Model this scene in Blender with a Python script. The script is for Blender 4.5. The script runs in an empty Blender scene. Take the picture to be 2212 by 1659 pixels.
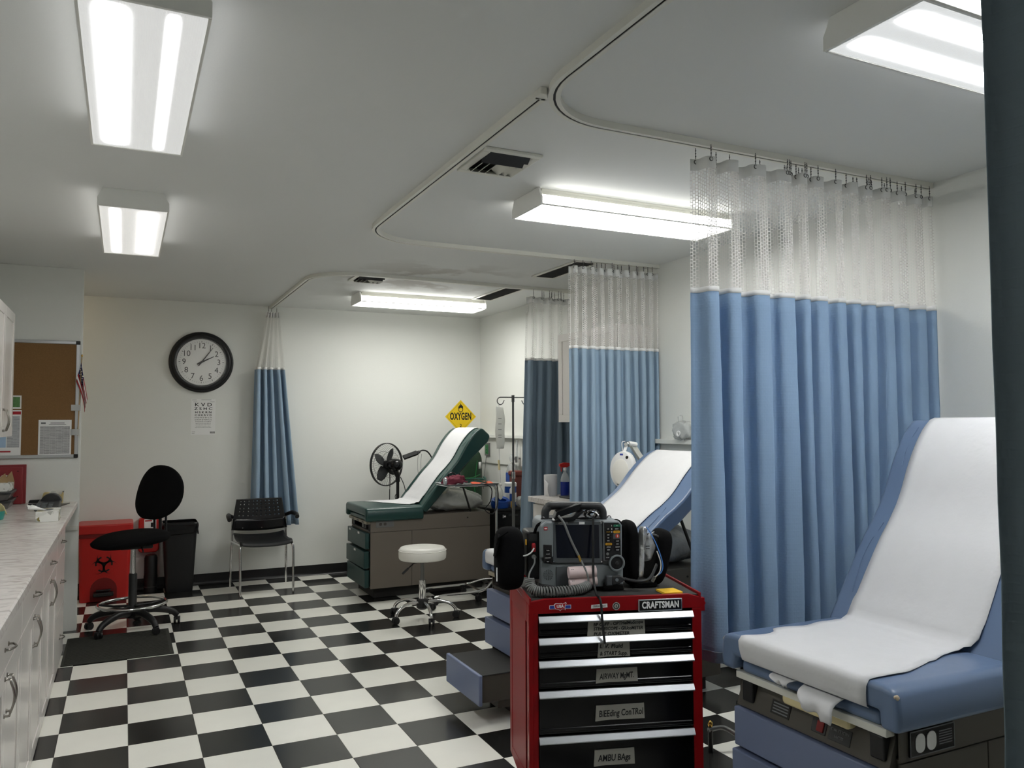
import bpy, bmesh, math, random
from mathutils import Matrix, Vector, Euler
PI = math.pi
rnd = random.Random(7)
scene = bpy.context.scene
C = scene.collection

# ------------------------------------------------------------------ camera, world, exposure
T = 0.3048                      # floor tile, twelve inches
XR, YB, ZC, XL, YP, YF = 3.505, 2.36, 2.675, -1.0, 0.98, -7.2
cam_data = bpy.data.cameras.new('camera')
cam = bpy.data.objects.new('camera', cam_data); C.objects.link(cam)
cam_data.sensor_width = 36.0
cam_data.lens = 1726.2 / 2212 * 36.0
cam_data.clip_start = 0.05
yaw, pitch, roll = 0.451508446, 0.0493335186, -0.00406864778
fw = Vector((math.sin(yaw) * math.cos(pitch), math.cos(yaw) * math.cos(pitch), math.sin(pitch)))
rt = Vector((math.cos(yaw), -math.sin(yaw), 0)); up = rt.cross(fw)
r2 = math.cos(roll) * rt + math.sin(roll) * up
u2 = -math.sin(roll) * rt + math.cos(roll) * up
cm = Matrix((r2, u2, -fw)).transposed().to_4x4()
cm.translation = Vector((-0.0434517396, -5.76940482, 1.50595015))
cam.matrix_world = cm
scene.camera = cam
world = bpy.data.worlds.new('world'); scene.world = world
world.use_nodes = True
world.node_tree.nodes['Background'].inputs[0].default_value = (0.9, 0.95, 1, 1)
world.node_tree.nodes['Background'].inputs[1].default_value = 0.02
vs = scene.view_settings
vs.view_transform = 'Standard'; vs.look = 'None'; vs.gamma = 1; vs.use_curve_mapping = False
vs.exposure = EXPOSURE = 0.4
scene.cycles.max_bounces = 8
scene.cycles.diffuse_bounces = 6
scene.cycles.use_adaptive_sampling = True
scene.cycles.adaptive_threshold = 0.04
scene.cycles.glossy_bounces = 4
scene.cycles.transparent_max_bounces = 20
scene.cycles.sample_clamp_indirect = 6
LAMP_GAIN = 1.0

# ------------------------------------------------------------------ materials
def lin(c):
    def f(x):
        x /= 255.0
        return x / 12.92 if x <= 0.04045 else ((x + 0.055) / 1.055) ** 2.4
    return (f(c[0]), f(c[1]), f(c[2]), 1)

def mat(name, rgb, rough=0.5, metal=0.0, spec=0.5, var=0.06, vscale=6.0, bump=0.0, bscale=60.0, trans=0.0, alpha=1.0, sub=0.0, ior=1.45, stretch=None):
    m = bpy.data.materials.new(name); m.use_nodes = True
    nt = m.node_tree; N = nt.nodes; L = nt.links
    b = N['Principled BSDF']
    b.inputs['Roughness'].default_value = rough
    b.inputs['Metallic'].default_value = metal
    b.inputs['Specular IOR Level'].default_value = spec
    b.inputs['IOR'].default_value = ior
    b.inputs['Transmission Weight'].default_value = trans
    b.inputs['Alpha'].default_value = alpha
    tc = N.new('ShaderNodeTexCoord'); src = tc.outputs['Object']
    if stretch:
        mp = N.new('ShaderNodeMapping'); mp.inputs['Scale'].default_value = stretch
        L.new(src, mp.inputs[0]); src = mp.outputs[0]
    nz = N.new('ShaderNodeTexNoise'); nz.inputs['Scale'].default_value = vscale; nz.inputs['Detail'].default_value = 4
    L.new(src, nz.inputs['Vector'])
    c = lin(rgb)
    mx = N.new('ShaderNodeMix'); mx.data_type = 'RGBA'
    mx.inputs[6].default_value = tuple(max(0, x * (1 - var)) for x in c[:3]) + (1,)
    mx.inputs[7].default_value = tuple(min(1, x * (1 + var)) for x in c[:3]) + (1,)
    L.new(nz.outputs['Fac'], mx.inputs[0]); L.new(mx.outputs[2], b.inputs['Base Color'])
    if bump:
        n2 = N.new('ShaderNodeTexNoise'); n2.inputs['Scale'].default_value = bscale; n2.inputs['Detail'].default_value = 3
        L.new(src, n2.inputs['Vector'])
        bp = N.new('ShaderNodeBump'); bp.inputs['Strength'].default_value = bump; bp.inputs['Distance'].default_value = 0.01
        L.new(n2.outputs['Fac'], bp.inputs['Height']); L.new(bp.outputs[0], b.inputs['Normal'])
    return m

def nodes_of(m):
    return m.node_tree.nodes, m.node_tree.links, m.node_tree.nodes['Principled BSDF']

MT = {}
def M_(key, *a, **k):
    MT[key] = mat(key, *a, **k); return MT[key]

M_('wall paint', (226, 227, 222), rough=0.55, spec=0.3, var=0.02, vscale=1.5, bump=0.06, bscale=120)
M_('ceiling paint', (220, 221, 219), rough=0.6, spec=0.25, var=0.03, vscale=1.1, bump=0.04, bscale=90)
M_('black rubber', (22, 22, 23), rough=0.35, var=0.1)
M_('floor grout', (30, 29, 27), rough=0.8)
M_('white metal', (218, 217, 208), rough=0.38, var=0.02)
M_('grey lamp steel', (150, 150, 145), rough=0.45, var=0.03)
M_('chrome', (215, 215, 215), rough=0.14, metal=1.0, var=0.03)
M_('brushed steel', (196, 199, 202), rough=0.32, metal=0.9, var=0.08, vscale=8, stretch=(2, 60, 60))
M_('dark steel', (95, 95, 95), rough=0.3, metal=1.0)
M_('black plastic', (24, 24, 25), rough=0.45, var=0.1)
M_('black gloss', (12, 12, 14), rough=0.22, var=0.1)
M_('black fabric', (17, 17, 18), rough=0.95, spec=0.1, var=0.25, vscale=200, bump=0.3, bscale=400)
M_('charcoal plastic', (48, 49, 50), rough=0.42, var=0.08)
M_('cabinet white', (228, 224, 219), rough=0.22, var=0.02)
M_('tan laminate', (112, 104, 94), rough=0.38, var=0.05, vscale=3)
M_('dark tan laminate', (74, 70, 63), rough=0.42, var=0.06, vscale=3)
M_('recess black', (34, 32, 30), rough=0.6, var=0.1)
M_('green vinyl', (34, 66, 62), rough=0.3, var=0.05, vscale=3, bump=0.04, bscale=25)
M_('green front', (32, 62, 60), rough=0.4, var=0.05)
M_('blue vinyl', (98, 117, 146), rough=0.3, var=0.05, vscale=3, bump=0.04, bscale=25)
M_('blue front', (108, 119, 148), rough=0.4, var=0.04)
M_('exam paper', (212, 212, 213), rough=0.85, spec=0.15, var=0.03, vscale=14, bump=0.25, bscale=16)
M_('white plastic', (232, 232, 230), rough=0.35, var=0.02)
M_('white vinyl', (232, 230, 222), rough=0.35, var=0.02)
M_('paper white', (236, 236, 234), rough=0.8, var=0.02)
M_('ink black', (14, 14, 15), rough=0.6)
M_('ink grey', (110, 112, 114), rough=0.7)
M_('ink blue', (40, 62, 150), rough=0.6)
M_('ink red', (170, 30, 40), rough=0.6)
M_('ink white', (240, 240, 238), rough=0.6)
M_('cork', (132, 101, 68), rough=0.95, spec=0.1, var=0.25, vscale=220, bump=0.2, bscale=220)
M_('aluminium', (190, 192, 194), rough=0.32, metal=0.9, var=0.03)
M_('red plastic', (186, 34, 30), rough=0.35, var=0.05)
M_('dark red plastic', (118, 18, 18), rough=0.4, var=0.06)
M_('red enamel', (136, 12, 18), rough=0.4, spec=0.2, var=0.05)
M_('dull red', (140, 46, 50), rough=0.5, var=0.05)
M_('brick red plastic', (118, 54, 46), rough=0.45)
M_('yellow sign', (236, 200, 24), rough=0.45, var=0.03)
M_('yellow paper', (244, 196, 50), rough=0.8)
M_('beige plastic', (190, 172, 122), rough=0.45)
M_('cream plastic', (222, 208, 160), rough=0.45)
M_('oxygen green', (34, 60, 40), rough=0.4, var=0.08)
M_('bright green', (28, 120, 60), rough=0.4)
M_('tube green', (30, 84, 70), rough=0.35)
M_('royal blue plastic', (28, 76, 160), rough=0.35)
M_('blue liquid', (26, 46, 130), rough=0.15, var=0.05)
M_('maroon cloth', (112, 42, 58), rough=0.85, var=0.15, vscale=60)
M_('orange plastic', (226, 96, 60), rough=0.45)
M_('device grey', (122, 129, 132), rough=0.45, var=0.04)
M_('device dark', (80, 85, 88), rough=0.5, var=0.05)
M_('lcd glass', (20, 22, 32), rough=0.12, var=0.05)
M_('cable grey', (120, 122, 120), rough=0.45)
M_('pink paper', (226, 206, 204), rough=0.75)
M_('amber key', (214, 160, 40), rough=0.45)
M_('green key', (30, 112, 80), rough=0.45)
M_('red key', (200, 60, 40), rough=0.45)
M_('mat rubber', (60, 60, 56), rough=0.95, spec=0.15, var=0.15, vscale=40, bump=0.2, bscale=60)
M_('smoke plastic', (96, 94, 92), rough=0.25, var=0.05)
M_('teal plastic', (60, 150, 140), rough=0.4)
M_('clear bag', (205, 208, 206), rough=0.28, alpha=0.55, var=0.1, vscale=25, bump=0.5, bscale=40)
M_('milky bag', (214, 215, 210), rough=0.32, var=0.12, vscale=14, bump=0.7, bscale=22)
M_('grey bag', (150, 152, 150), rough=0.3, var=0.15, vscale=14, bump=0.7, bscale=18)
M_('clear plastic', (225, 230, 230), rough=0.08, alpha=0.4, var=0.02)
M_('foil bag', (200, 202, 203), rough=0.2, metal=0.5, var=0.12, vscale=30, bump=0.7, bscale=50)
M_('wood stick', (176, 150, 112), rough=0.6)
M_('cart liner', (58, 58, 56), rough=0.9, var=0.12, vscale=300, bump=0.2, bscale=400)
M_('masking tape', (150, 148, 140), rough=0.6, var=0.08, vscale=12)
M_('drawer black', (6, 6, 8), rough=0.2, spec=0.35, var=0.1)
M_('chipped foam', (200, 184, 160), rough=0.9)
M_('matte grey metal', (120, 120, 118), rough=0.4, metal=0.6)
M_('lamp lens side', (235, 235, 230), rough=0.3)
M_('wire blue', (70, 130, 210), rough=0.4)
M_('nickel', (150, 146, 140), rough=0.22, metal=1.0)
M_('lamp white', (240, 240, 236), rough=0.4, var=0.02)
M_('trim metal', (156, 148, 130), rough=0.4)
M_('gold', (200, 160, 80), rough=0.25, metal=1.0)
M_('navy cloth', (30, 40, 90), rough=0.85)

def ceiling_stains(m):
    # old water stains around the vent by the back lamp
    N, L, b = nodes_of(m)
    tc = N.new('ShaderNodeTexCoord'); mp = N.new('ShaderNodeMapping'); mp.vector_type = 'POINT'
    mp.inputs['Location'].default_value = (-2.2, -0.35, 0); L.new(tc.outputs['Object'], mp.inputs[0])
    ln = N.new('ShaderNodeVectorMath'); ln.operation = 'LENGTH'
    mz = N.new('ShaderNodeVectorMath'); mz.operation = 'MULTIPLY'; mz.inputs[1].default_value = (1, 1, 0)
    L.new(mp.outputs[0], mz.inputs[0]); L.new(mz.outputs[0], ln.inputs[0])
    mr = N.new('ShaderNodeMapRange'); mr.inputs[1].default_value = 0.9; mr.inputs[2].default_value = 0.2; L.new(ln.outputs['Value'], mr.inputs[0])
    nz = N.new('ShaderNodeTexNoise'); nz.inputs['Scale'].default_value = 3.2; nz.inputs['Detail'].default_value = 6; L.new(tc.outputs['Object'], nz.inputs['Vector'])
    cr = N.new('ShaderNodeMapRange'); cr.inputs[1].default_value = 0.5; cr.inputs[2].default_value = 0.58; L.new(nz.outputs['Fac'], cr.inputs[0])
    mu = N.new('ShaderNodeMath'); mu.operation = 'MULTIPLY'; L.new(mr.outputs[0], mu.inputs[0]); L.new(cr.outputs[0], mu.inputs[1])
    mx = N.new('ShaderNodeMix'); mx.data_type = 'RGBA'; mx.inputs[7].default_value = lin((178, 174, 168))
    src = b.inputs['Base Color'].links[0].from_socket
    L.new(mu.outputs[0], mx.inputs[0]); L.new(src, mx.inputs[6]); L.new(mx.outputs[2], b.inputs['Base Color'])
ceiling_stains(MT['ceiling paint'])
def tile_mat(name, rgb, streak, rough):
    m = mat(name, rgb, rough=rough, spec=0.5, var=0.05, vscale=5)
    N, L, b = nodes_of(m)
    oi = N.new('ShaderNodeObjectInfo')
    hs = N.new('ShaderNodeHueSaturation')
    mr = N.new('ShaderNodeMapRange'); mr.inputs[3].default_value = 1 - streak; mr.inputs[4].default_value = 1 + streak
    L.new(oi.outputs['Random'], mr.inputs[0]); L.new(mr.outputs[0], hs.inputs['Value'])
    src = b.inputs['Base Color'].links[0].from_socket
    L.new(src, hs.inputs['Color']); L.new(hs.outputs[0], b.inputs['Base Color'])
    tc = N.new('ShaderNodeTexCoord'); nz = N.new('ShaderNodeTexNoise'); nz.inputs['Scale'].default_value = 3.0
    ad = N.new('ShaderNodeVectorMath'); L.new(tc.outputs['Object'], ad.inputs[0]); L.new(oi.outputs['Location'], ad.inputs[1])
    L.new(ad.outputs[0], nz.inputs['Vector'])
    m2 = N.new('ShaderNodeMapRange'); m2.inputs[3].default_value = rough * 0.75; m2.inputs[4].default_value = rough * 1.35
    L.new(nz.outputs['Fac'], m2.inputs[0]); L.new(m2.outputs[0], b.inputs['Roughness'])
    return m
MT['tile white'] = tile_mat('tile white', (243, 242, 233), 0.03, 0.2)
MT['tile black'] = tile_mat('tile black', (36, 36, 35), 0.2, 0.2)

def marble(name, rgb, dark):
    m = mat(name, rgb, rough=0.25, var=0.03)
    N, L, b = nodes_of(m)
    tc = N.new('ShaderNodeTexCoord'); mp = N.new('ShaderNodeMapping'); mp.inputs['Scale'].default_value = (7, 20, 20)
    nz = N.new('ShaderNodeTexNoise'); nz.inputs['Scale'].default_value = 1.6; nz.inputs['Detail'].default_value = 8; nz.inputs['Distortion'].default_value = 1.2
    L.new(tc.outputs['Object'], mp.inputs[0]); L.new(mp.outputs[0], nz.inputs['Vector'])
    cr = N.new('ShaderNodeValToRGB'); e = cr.color_ramp.elements
    e[0].position = 0.28; e[0].color = lin(dark); e[1].position = 0.52; e[1].color = lin(rgb)
    L.new(nz.outputs['Fac'], cr.inputs[0]); L.new(cr.outputs[0], b.inputs['Base Color'])
    return m
MT['marble counter'] = marble('marble counter', (216, 211, 206), (176, 169, 164))

def facet(name):
    m = mat(name, (220, 220, 215), rough=0.5)
    N, L, b = nodes_of(m)
    tc = N.new('ShaderNodeTexCoord'); vo = N.new('ShaderNodeTexVoronoi'); vo.distance = 'MANHATTAN'; vo.inputs['Scale'].default_value = 26
    L.new(tc.outputs['Object'], vo.inputs['Vector'])
    sp = N.new('ShaderNodeSeparateColor'); L.new(vo.outputs['Color'], sp.inputs[0])
    cr = N.new('ShaderNodeValToRGB'); cr.color_ramp.interpolation = 'CONSTANT'
    e = cr.color_ramp.elements; e[0].color = lin((235, 235, 230)); e[1].position = 0.40; e[1].color = lin((176, 176, 170))
    x = e.new(0.7); x.color = lin((222, 222, 216)); x = e.new(0.86); x.color = lin((130, 118, 62))
    L.new(sp.outputs[0], cr.inputs[0]); L.new(cr.outputs[0], b.inputs['Base Color'])
    return m
MT['facet print'] = facet('facet print')

def fabric(name, rgb):
    m = mat(name, rgb, rough=0.85, spec=0.2, var=0.04, vscale=3)
    N, L, b = nodes_of(m)
    uv = N.new('ShaderNodeUVMap')
    ck = N.new('ShaderNodeTexBrick'); ck.inputs['Scale'].default_value = 1.0; ck.offset = 0.5
    ck.inputs['Brick Width'].default_value = 0.016; ck.inputs['Row Height'].default_value = 0.011; ck.inputs['Mortar Size'].default_value = 0.0022
    ck.inputs['Mortar Smooth'].default_value = 1.0
    L.new(uv.outputs[0], ck.inputs['Vector'])
    nz = N.new('ShaderNodeTexNoise'); nz.inputs['Scale'].default_value = 9; nz.inputs['Detail'].default_value = 5
    L.new(uv.outputs[0], nz.inputs['Vector'])
    ma = N.new('ShaderNodeMath'); ma.operation = 'MULTIPLY_ADD'; ma.inputs[1].default_value = 0.18
    L.new(ck.outputs['Fac'], ma.inputs[0]); L.new(nz.outputs['Fac'], ma.inputs[2])
    bp = N.new('ShaderNodeBump'); bp.inputs['Strength'].default_value = 0.2; bp.inputs['Distance'].default_value = 0.01
    L.new(ma.outputs[0], bp.inputs['Height']); L.new(bp.outputs[0], b.inputs['Normal'])
    # thin cloth lets a little light through
    tr = N.new('ShaderNodeBsdfTranslucent'); tr.inputs[0].default_value = lin(rgb)
    mx = N.new('ShaderNodeMixShader'); mx.inputs[0].default_value = 0.12
    out = N['Material Output']
    L.new(b.outputs[0], mx.inputs[1]); L.new(tr.outputs[0], mx.inputs[2]); L.new(mx.outputs[0], out.inputs[0])
    return m
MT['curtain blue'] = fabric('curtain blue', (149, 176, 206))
MT['curtain shaded'] = fabric('curtain shaded', (134, 152, 168))  # same blue cloth, with the shade of its unlit side in the colour
MT['curtain warm lit'] = fabric('curtain warm lit', (152, 174, 194))  # same cloth, greyed by warmer lamplight put into its colour
MT['curtain backlit'] = fabric('curtain backlit', (124, 139, 150))  # same cloth, darkened in colour for its backlit side

def netting(name, rgb):
    m = mat(name, rgb, rough=0.7, var=0.02)
    N, L, b = nodes_of(m)
    uv = N.new('ShaderNodeUVMap')
    ck = N.new('ShaderNodeTexBrick'); ck.inputs['Scale'].default_value = 1.0; ck.offset = 0.5
    ck.inputs['Brick Width'].default_value = 0.0150; ck.inputs['Row Height'].default_value = 0.0130; ck.inputs['Mortar Size'].default_value = 0.0014
    ck.inputs['Mortar Smooth'].default_value = 0.0
    mp = N.new('ShaderNodeMapping'); mp.inputs['Rotation'].default_value = (0, 0, PI / 2)
    L.new(uv.outputs[0], mp.inputs[0]); L.new(mp.outputs[0], ck.inputs['Vector'])
    L.new(ck.outputs['Fac'], b.inputs['Alpha'])
    return m
MT['curtain netting'] = netting('curtain netting', (232, 230, 226))

def lens_mat(name, base, peaks, half, tint=(1, 0.99, 0.96)):
    m = mat(name, (236, 236, 232), rough=0.25, var=0.01)
    N, L, b = nodes_of(m)
    tc = N.new('ShaderNodeTexCoord'); sp = N.new('ShaderNodeSeparateXYZ'); L.new(tc.outputs['Object'], sp.inputs[0])
    def math_(op, a, bb=None):
        n = N.new('ShaderNodeMath'); n.operation = op
        for i, v in enumerate((a, bb)):
            if v is None: continue
            if isinstance(v, (int, float)): n.inputs[i].default_value = v
            else: L.new(v, n.inputs[i])
        return n.outputs[0]
    tot = None
    if half < 5: peaks = list(peaks) + [(0.1625, 0.004, 2.2), (-0.1625, 0.004, 2.2)]
    for c, s, p in peaks:
        d = math_('DIVIDE', math_('SUBTRACT', sp.outputs[1], c), s)
        e = math_('MULTIPLY', math_('EXPONENT', math_('MULTIPLY', math_('MULTIPLY', d, d), -1.0)), p)
        tot = e if tot is None else math_('ADD', tot, e)
    ax = math_('ABSOLUTE', sp.outputs[0])
    mr = N.new('ShaderNodeMapRange'); mr.interpolation_type = 'SMOOTHSTEP'
    mr.inputs[1].default_value = half - 0.02; mr.inputs[2].default_value = half - 0.10
    mr.inputs[3].default_value = 0.0; mr.inputs[4].default_value = 1.0
    L.new(ax, mr.inputs[0])
    tot = math_('ADD', math_('MULTIPLY', tot, mr.outputs[0]), base)
    tot = math_('MULTIPLY', tot, LAMP_GAIN)
    b.inputs['Emission Color'].default_value = tuple(tint) + (1,)
    L.new(tot, b.inputs['Emission Strength'])
    # pyramid prisms of the acrylic
    vo = N.new('ShaderNodeTexVoronoi'); vo.distance = 'MANHATTAN'; vo.inputs['Scale'].default_value = 160; vo.inputs['Randomness'].default_value = 0
    L.new(tc.outputs['Object'], vo.inputs['Vector'])
    bp = N.new('ShaderNodeBump'); bp.inputs['Strength'].default_value = 0.4; bp.inputs['Distance'].default_value = 0.002
    L.new(vo.outputs['Distance'], bp.inputs['Height']); L.new(bp.outputs[0], b.inputs['Normal'])
    return m

def print_mat(name, bg, ink, cols, rows, fill=0.55):
    """flat print: ruled rows of unreadably small text"""
    m = mat(name, bg, rough=0.75, var=0.01)
    N, L, b = nodes_of(m)
    uv = N.new('ShaderNodeUVMap')
    ck = N.new('ShaderNodeTexBrick'); ck.inputs['Scale'].default_value = 1.0; ck.offset = 0.37
    ck.inputs['Brick Width'].default_value = 1.0 / cols; ck.inputs['Row Height'].default_value = 1.0 / rows
    ck.inputs['Mortar Size'].default_value = (1.0 / rows) * (1 - fill) * 0.5; ck.inputs['Mortar Smooth'].default_value = 0.0
    i = lin(ink); w = lin(bg)
    ck.inputs['Color1'].default_value = i; ck.inputs['Color2'].default_value = tuple((a + c) / 2 for a, c in zip(i, w)); ck.inputs['Mortar'].default_value = w
    L.new(uv.outputs[0], ck.inputs['Vector']); L.new(ck.outputs['Color'], b.inputs['Base Color'])
    return m
MT['list print'] = print_mat('list print', (206, 206, 206), (120, 120, 122), 5, 34)
MT['leaflet print'] = print_mat('leaflet print', (205, 207, 210), (120, 122, 126), 2, 40)

for key in ('milky bag', 'milky thin'):
    if key not in MT: MT[key] = mat(key, (226, 226, 222), rough=0.35, var=0.06, vscale=30, bump=0.3, bscale=60)
    N, L, b = nodes_of(MT[key])
    tr = N.new('ShaderNodeBsdfTranslucent'); tr.inputs[0].default_value = lin((232, 232, 228))
    mx = N.new('ShaderNodeMixShader'); mx.inputs[0].default_value = 0.55 if key == 'milky thin' else 0.15
    L.new(b.outputs[0], mx.inputs[1]); L.new(tr.outputs[0], mx.inputs[2]); L.new(mx.outputs[0], N['Material Output'].inputs[0])

# ------------------------------------------------------------------ mesh helpers
class MB:
    def __init__(s, off=(0, 0, 0)):
        s.v = []; s.f = []; s.o = Vector(off); s.uv = None
    def add(s, vs, fs, M=None):
        n = len(s.v)
        for p in vs:
            p = Vector(p)
            if M is not None: p = M @ p
            s.v.append(p - s.o)
        for f in fs: s.f.append([i + n for i in f])
        return s
    def box(s, x0, x1, y0, y1, z0, z1, M=None):
        vs = [(x, y, z) for x in (x0, x1) for y in (y0, y1) for z in (z0, z1)]
        return s.add(vs, [(0, 1, 3, 2), (4, 6, 7, 5), (0, 4, 5, 1), (2, 3, 7, 6), (0, 2, 6, 4), (1, 5, 7, 3)], M)
    def cyl(s, p0, p1, r0, r1=None, n=12, M=None):
        r1 = r0 if r1 is None else r1
        p0, p1 = Vector(p0), Vector(p1); d = (p1 - p0).normalized()
        a = Vector((1, 0, 0)) if abs(d.x) < 0.9 else Vector((0, 1, 0))
        u = d.cross(a).normalized(); w = d.cross(u)
        vs = []
        for p, r in ((p0, r0), (p1, r1)):
            for k in range(n):
                t = 2 * PI * k / n; vs.append(p + r * (math.cos(t) * u + math.sin(t) * w))
        fs = [(k, (k + 1) % n, n + (k + 1) % n, n + k) for k in range(n)]
        fs += [tuple(range(n - 1, -1, -1)), tuple(range(n, 2 * n))]
        return s.add(vs, fs, M)
    def tube(s, pts, r, n=8, closed=False, M=None):
        pts = [Vector(p) for p in pts]; m = len(pts)
        rr = r if isinstance(r, (list, tuple)) else [r] * m
        tan = []
        for i in range(m):
            a = pts[i - 1] if (i > 0 or closed) else pts[0]; b = pts[(i + 1) % m] if (i < m - 1 or closed) else pts[-1]
            t = b - a
            tan.append(t.normalized() if t.length > 1e-9 else Vector((0, 0, 1)))
        a = Vector((0, 0, 1)) if abs(tan[0].z) < 0.9 else Vector((1, 0, 0))
        u = tan[0].cross(a).normalized()
        vs = []
        for i in range(m):
            u = (u - tan[i] * u.dot(tan[i]))
            u = u.normalized() if u.length > 1e-9 else tan[i].orthogonal().normalized()
            w = tan[i].cross(u)
            for k in range(n):
                t = 2 * PI * k / n; vs.append(pts[i] + rr[i] * (math.cos(t) * u + math.sin(t) * w))
        fs = []
        for i in range(m if closed else m - 1):
            j = (i + 1) % m
            for k in range(n):
                q = (k + 1) % n; fs.append((i * n + k, i * n + q, j * n + q, j * n + k))
        if not closed: fs += [tuple(range(n - 1, -1, -1)), tuple(range((m - 1) * n, m * n))]
        return s.add(vs, fs, M)
    def ring(s, prof, n=24, M=None):
        return s.lathe(list(prof) + [prof[0]], n, M, False)
    def lathe(s, prof, n=24, M=None, cap=True):
        vs = []; fs = []; m = len(prof)
        for r, z in prof:
            for k in range(n):
                t = 2 * PI * k / n; vs.append((r * math.cos(t), r * math.sin(t), z))
        for i in range(m - 1):
            for k in range(n):
                q = (k + 1) % n; fs.append((i * n + k, i * n + q, (i + 1) * n + q, (i + 1) * n + k))
        if cap and prof[0][0] > 1e-6: fs.append(tuple(range(n - 1, -1, -1)))
        if cap and prof[-1][0] > 1e-6: fs.append(tuple(range((m - 1) * n, m * n)))
        return s.add(vs, fs, M)
    def ell(s, c, r, n=16, M=None):
        if isinstance(r, (int, float)): r = (r, r, r)
        K = Matrix.Translation(c) @ Matrix.Diagonal((r[0], r[1], r[2], 1))
        if M is not None: K = M @ K
        h = max(6, n // 2)
        return s.lathe([(max(1e-7, math.sin(PI * i / h)), -math.cos(PI * i / h)) for i in range(h + 1)], n, K)
    def prism(s, poly, axis, a, b, M=None):
        n = len(poly)
        def P(p, t):
            return {'x': (t, p[0], p[1]), 'y': (p[0], t, p[1]), 'z': (p[0], p[1], t)}[axis]
        vs = [P(p, a) for p in poly] + [P(p, b) for p in poly]
        fs = [tuple(range(n)), tuple(range(2 * n - 1, n - 1, -1))] + [(k, n + k, n + (k + 1) % n, (k + 1) % n) for k in range(n)]
        return s.add(vs, fs, M)
    def grid(s, fn, nu, nv, closed=False, M=None):
        vs = [fn(i / nu, j / nv) for j in range(nv + 1) for i in range(nu + (0 if closed else 1))]
        w = nu if closed else nu + 1
        fs = [(j * w + i, j * w + (i + 1) % w, (j + 1) * w + (i + 1) % w, (j + 1) * w + i) for j in range(nv) for i in range(nu)]
        return s.add(vs, fs, M)
    def build(s, name, m, parent=None, smooth=35, bevel=0.0, seg=2, solid=0.0, uvbox=None, loc=None, rot=None):
        me = bpy.data.meshes.new(name)
        me.from_pydata([tuple(v) for v in s.v], [], s.f)
        bm = bmesh.new(); bm.from_mesh(me)
        bmesh.ops.recalc_face_normals(bm, faces=bm.faces); bm.to_mesh(me); bm.free()
        if s.uv:
            l = me.uv_layers.new(name='UVMap')
            for lp in me.loops: l.data[lp.index].uv = s.uv[lp.vertex_index]
        elif uvbox:      # (axis_u, u0, u1, axis_v, v0, v1)
            au, u0, u1, av, v0, v1 = uvbox
            l = me.uv_layers.new(name='UVMap')
            for lp in me.loops:
                co = me.vertices[lp.vertex_index].co
                l.data[lp.index].uv = ((co[au] - u0) / (u1 - u0), (co[av] - v0) / (v1 - v0))
        if smooth:
            me.shade_smooth()
            if smooth < 180: me.set_sharp_from_angle(angle=math.radians(smooth))
        me.materials.append(MT[m] if isinstance(m, str) else m)
        o = bpy.data.objects.new(name, me); C.objects.link(o)
        if parent is not None: o.parent = parent
        if loc is not None: o.location = loc
        if rot is not None: o.rotation_euler = rot
        if bevel:
            b = o.modifiers.new('edge', 'BEVEL'); b.width = bevel; b.segments = seg; b.limit_method = 'ANGLE'; b.angle_limit = math.radians(40)
            b.harden_normals = False
        if solid:
            d = o.modifiers.new('thickness', 'SOLIDIFY'); d.thickness = solid; d.offset = 0
        return o

def thing(name, label, cat, loc=(0, 0, 0), rotz=0.0, group=None):
    o = bpy.data.objects.new(name, None); C.objects.link(o)
    o.empty_display_size = 0.05
    o.location = loc; o.rotation_euler = (0, 0, rotz)
    o['label'] = label; o['category'] = cat
    if group: o['group'] = group
    return o
def tag(o, label, cat, group=None):
    o['label'] = label; o['category'] = cat
    if group: o['group'] = group
    return o
def struct(o):
    o['kind'] = 'structure'; return o
def note(o, label):
    o['label'] = label; return o
def dup(o, parent=None):
    c = o.copy(); C.objects.link(c)
    if parent is not None: c.parent = parent
    for ch in list(o.children): dup(ch, c)
    return c

_txt = {}
def text(body, size, m, parent, loc, rot=(PI / 2, 0, 0), name='lettering', sx=1.0, align='CENTER', ext=0.0003, space=1.0, shear=0.0, bold=0.0, fit=None):
    cu = bpy.data.curves.new('lettering', 'FONT'); cu.body = body; cu.size = size
    cu.align_x = align; cu.align_y = 'CENTER'; cu.extrude = ext; cu.space_character = space; cu.shear = shear
    cu.offset = bold; cu.resolution_u = 3
    o = bpy.data.objects.new('lettering', cu)
    me = bpy.data.meshes.new_from_object(o)
    bpy.data.objects.remove(o); bpy.data.curves.remove(cu)
    me.name = name; me.materials.clear(); me.materials.append(MT[m])
    if fit:
        xs = [v.co.x for v in me.vertices]; wd = (max(xs) - min(xs)) or 1
        sx = fit / wd
    r = bpy.data.objects.new(name, me); C.objects.link(r)
    r.parent = parent; r.location = loc; r.rotation_euler = rot; r.scale = (sx, 1, 1)
    return r

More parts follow.
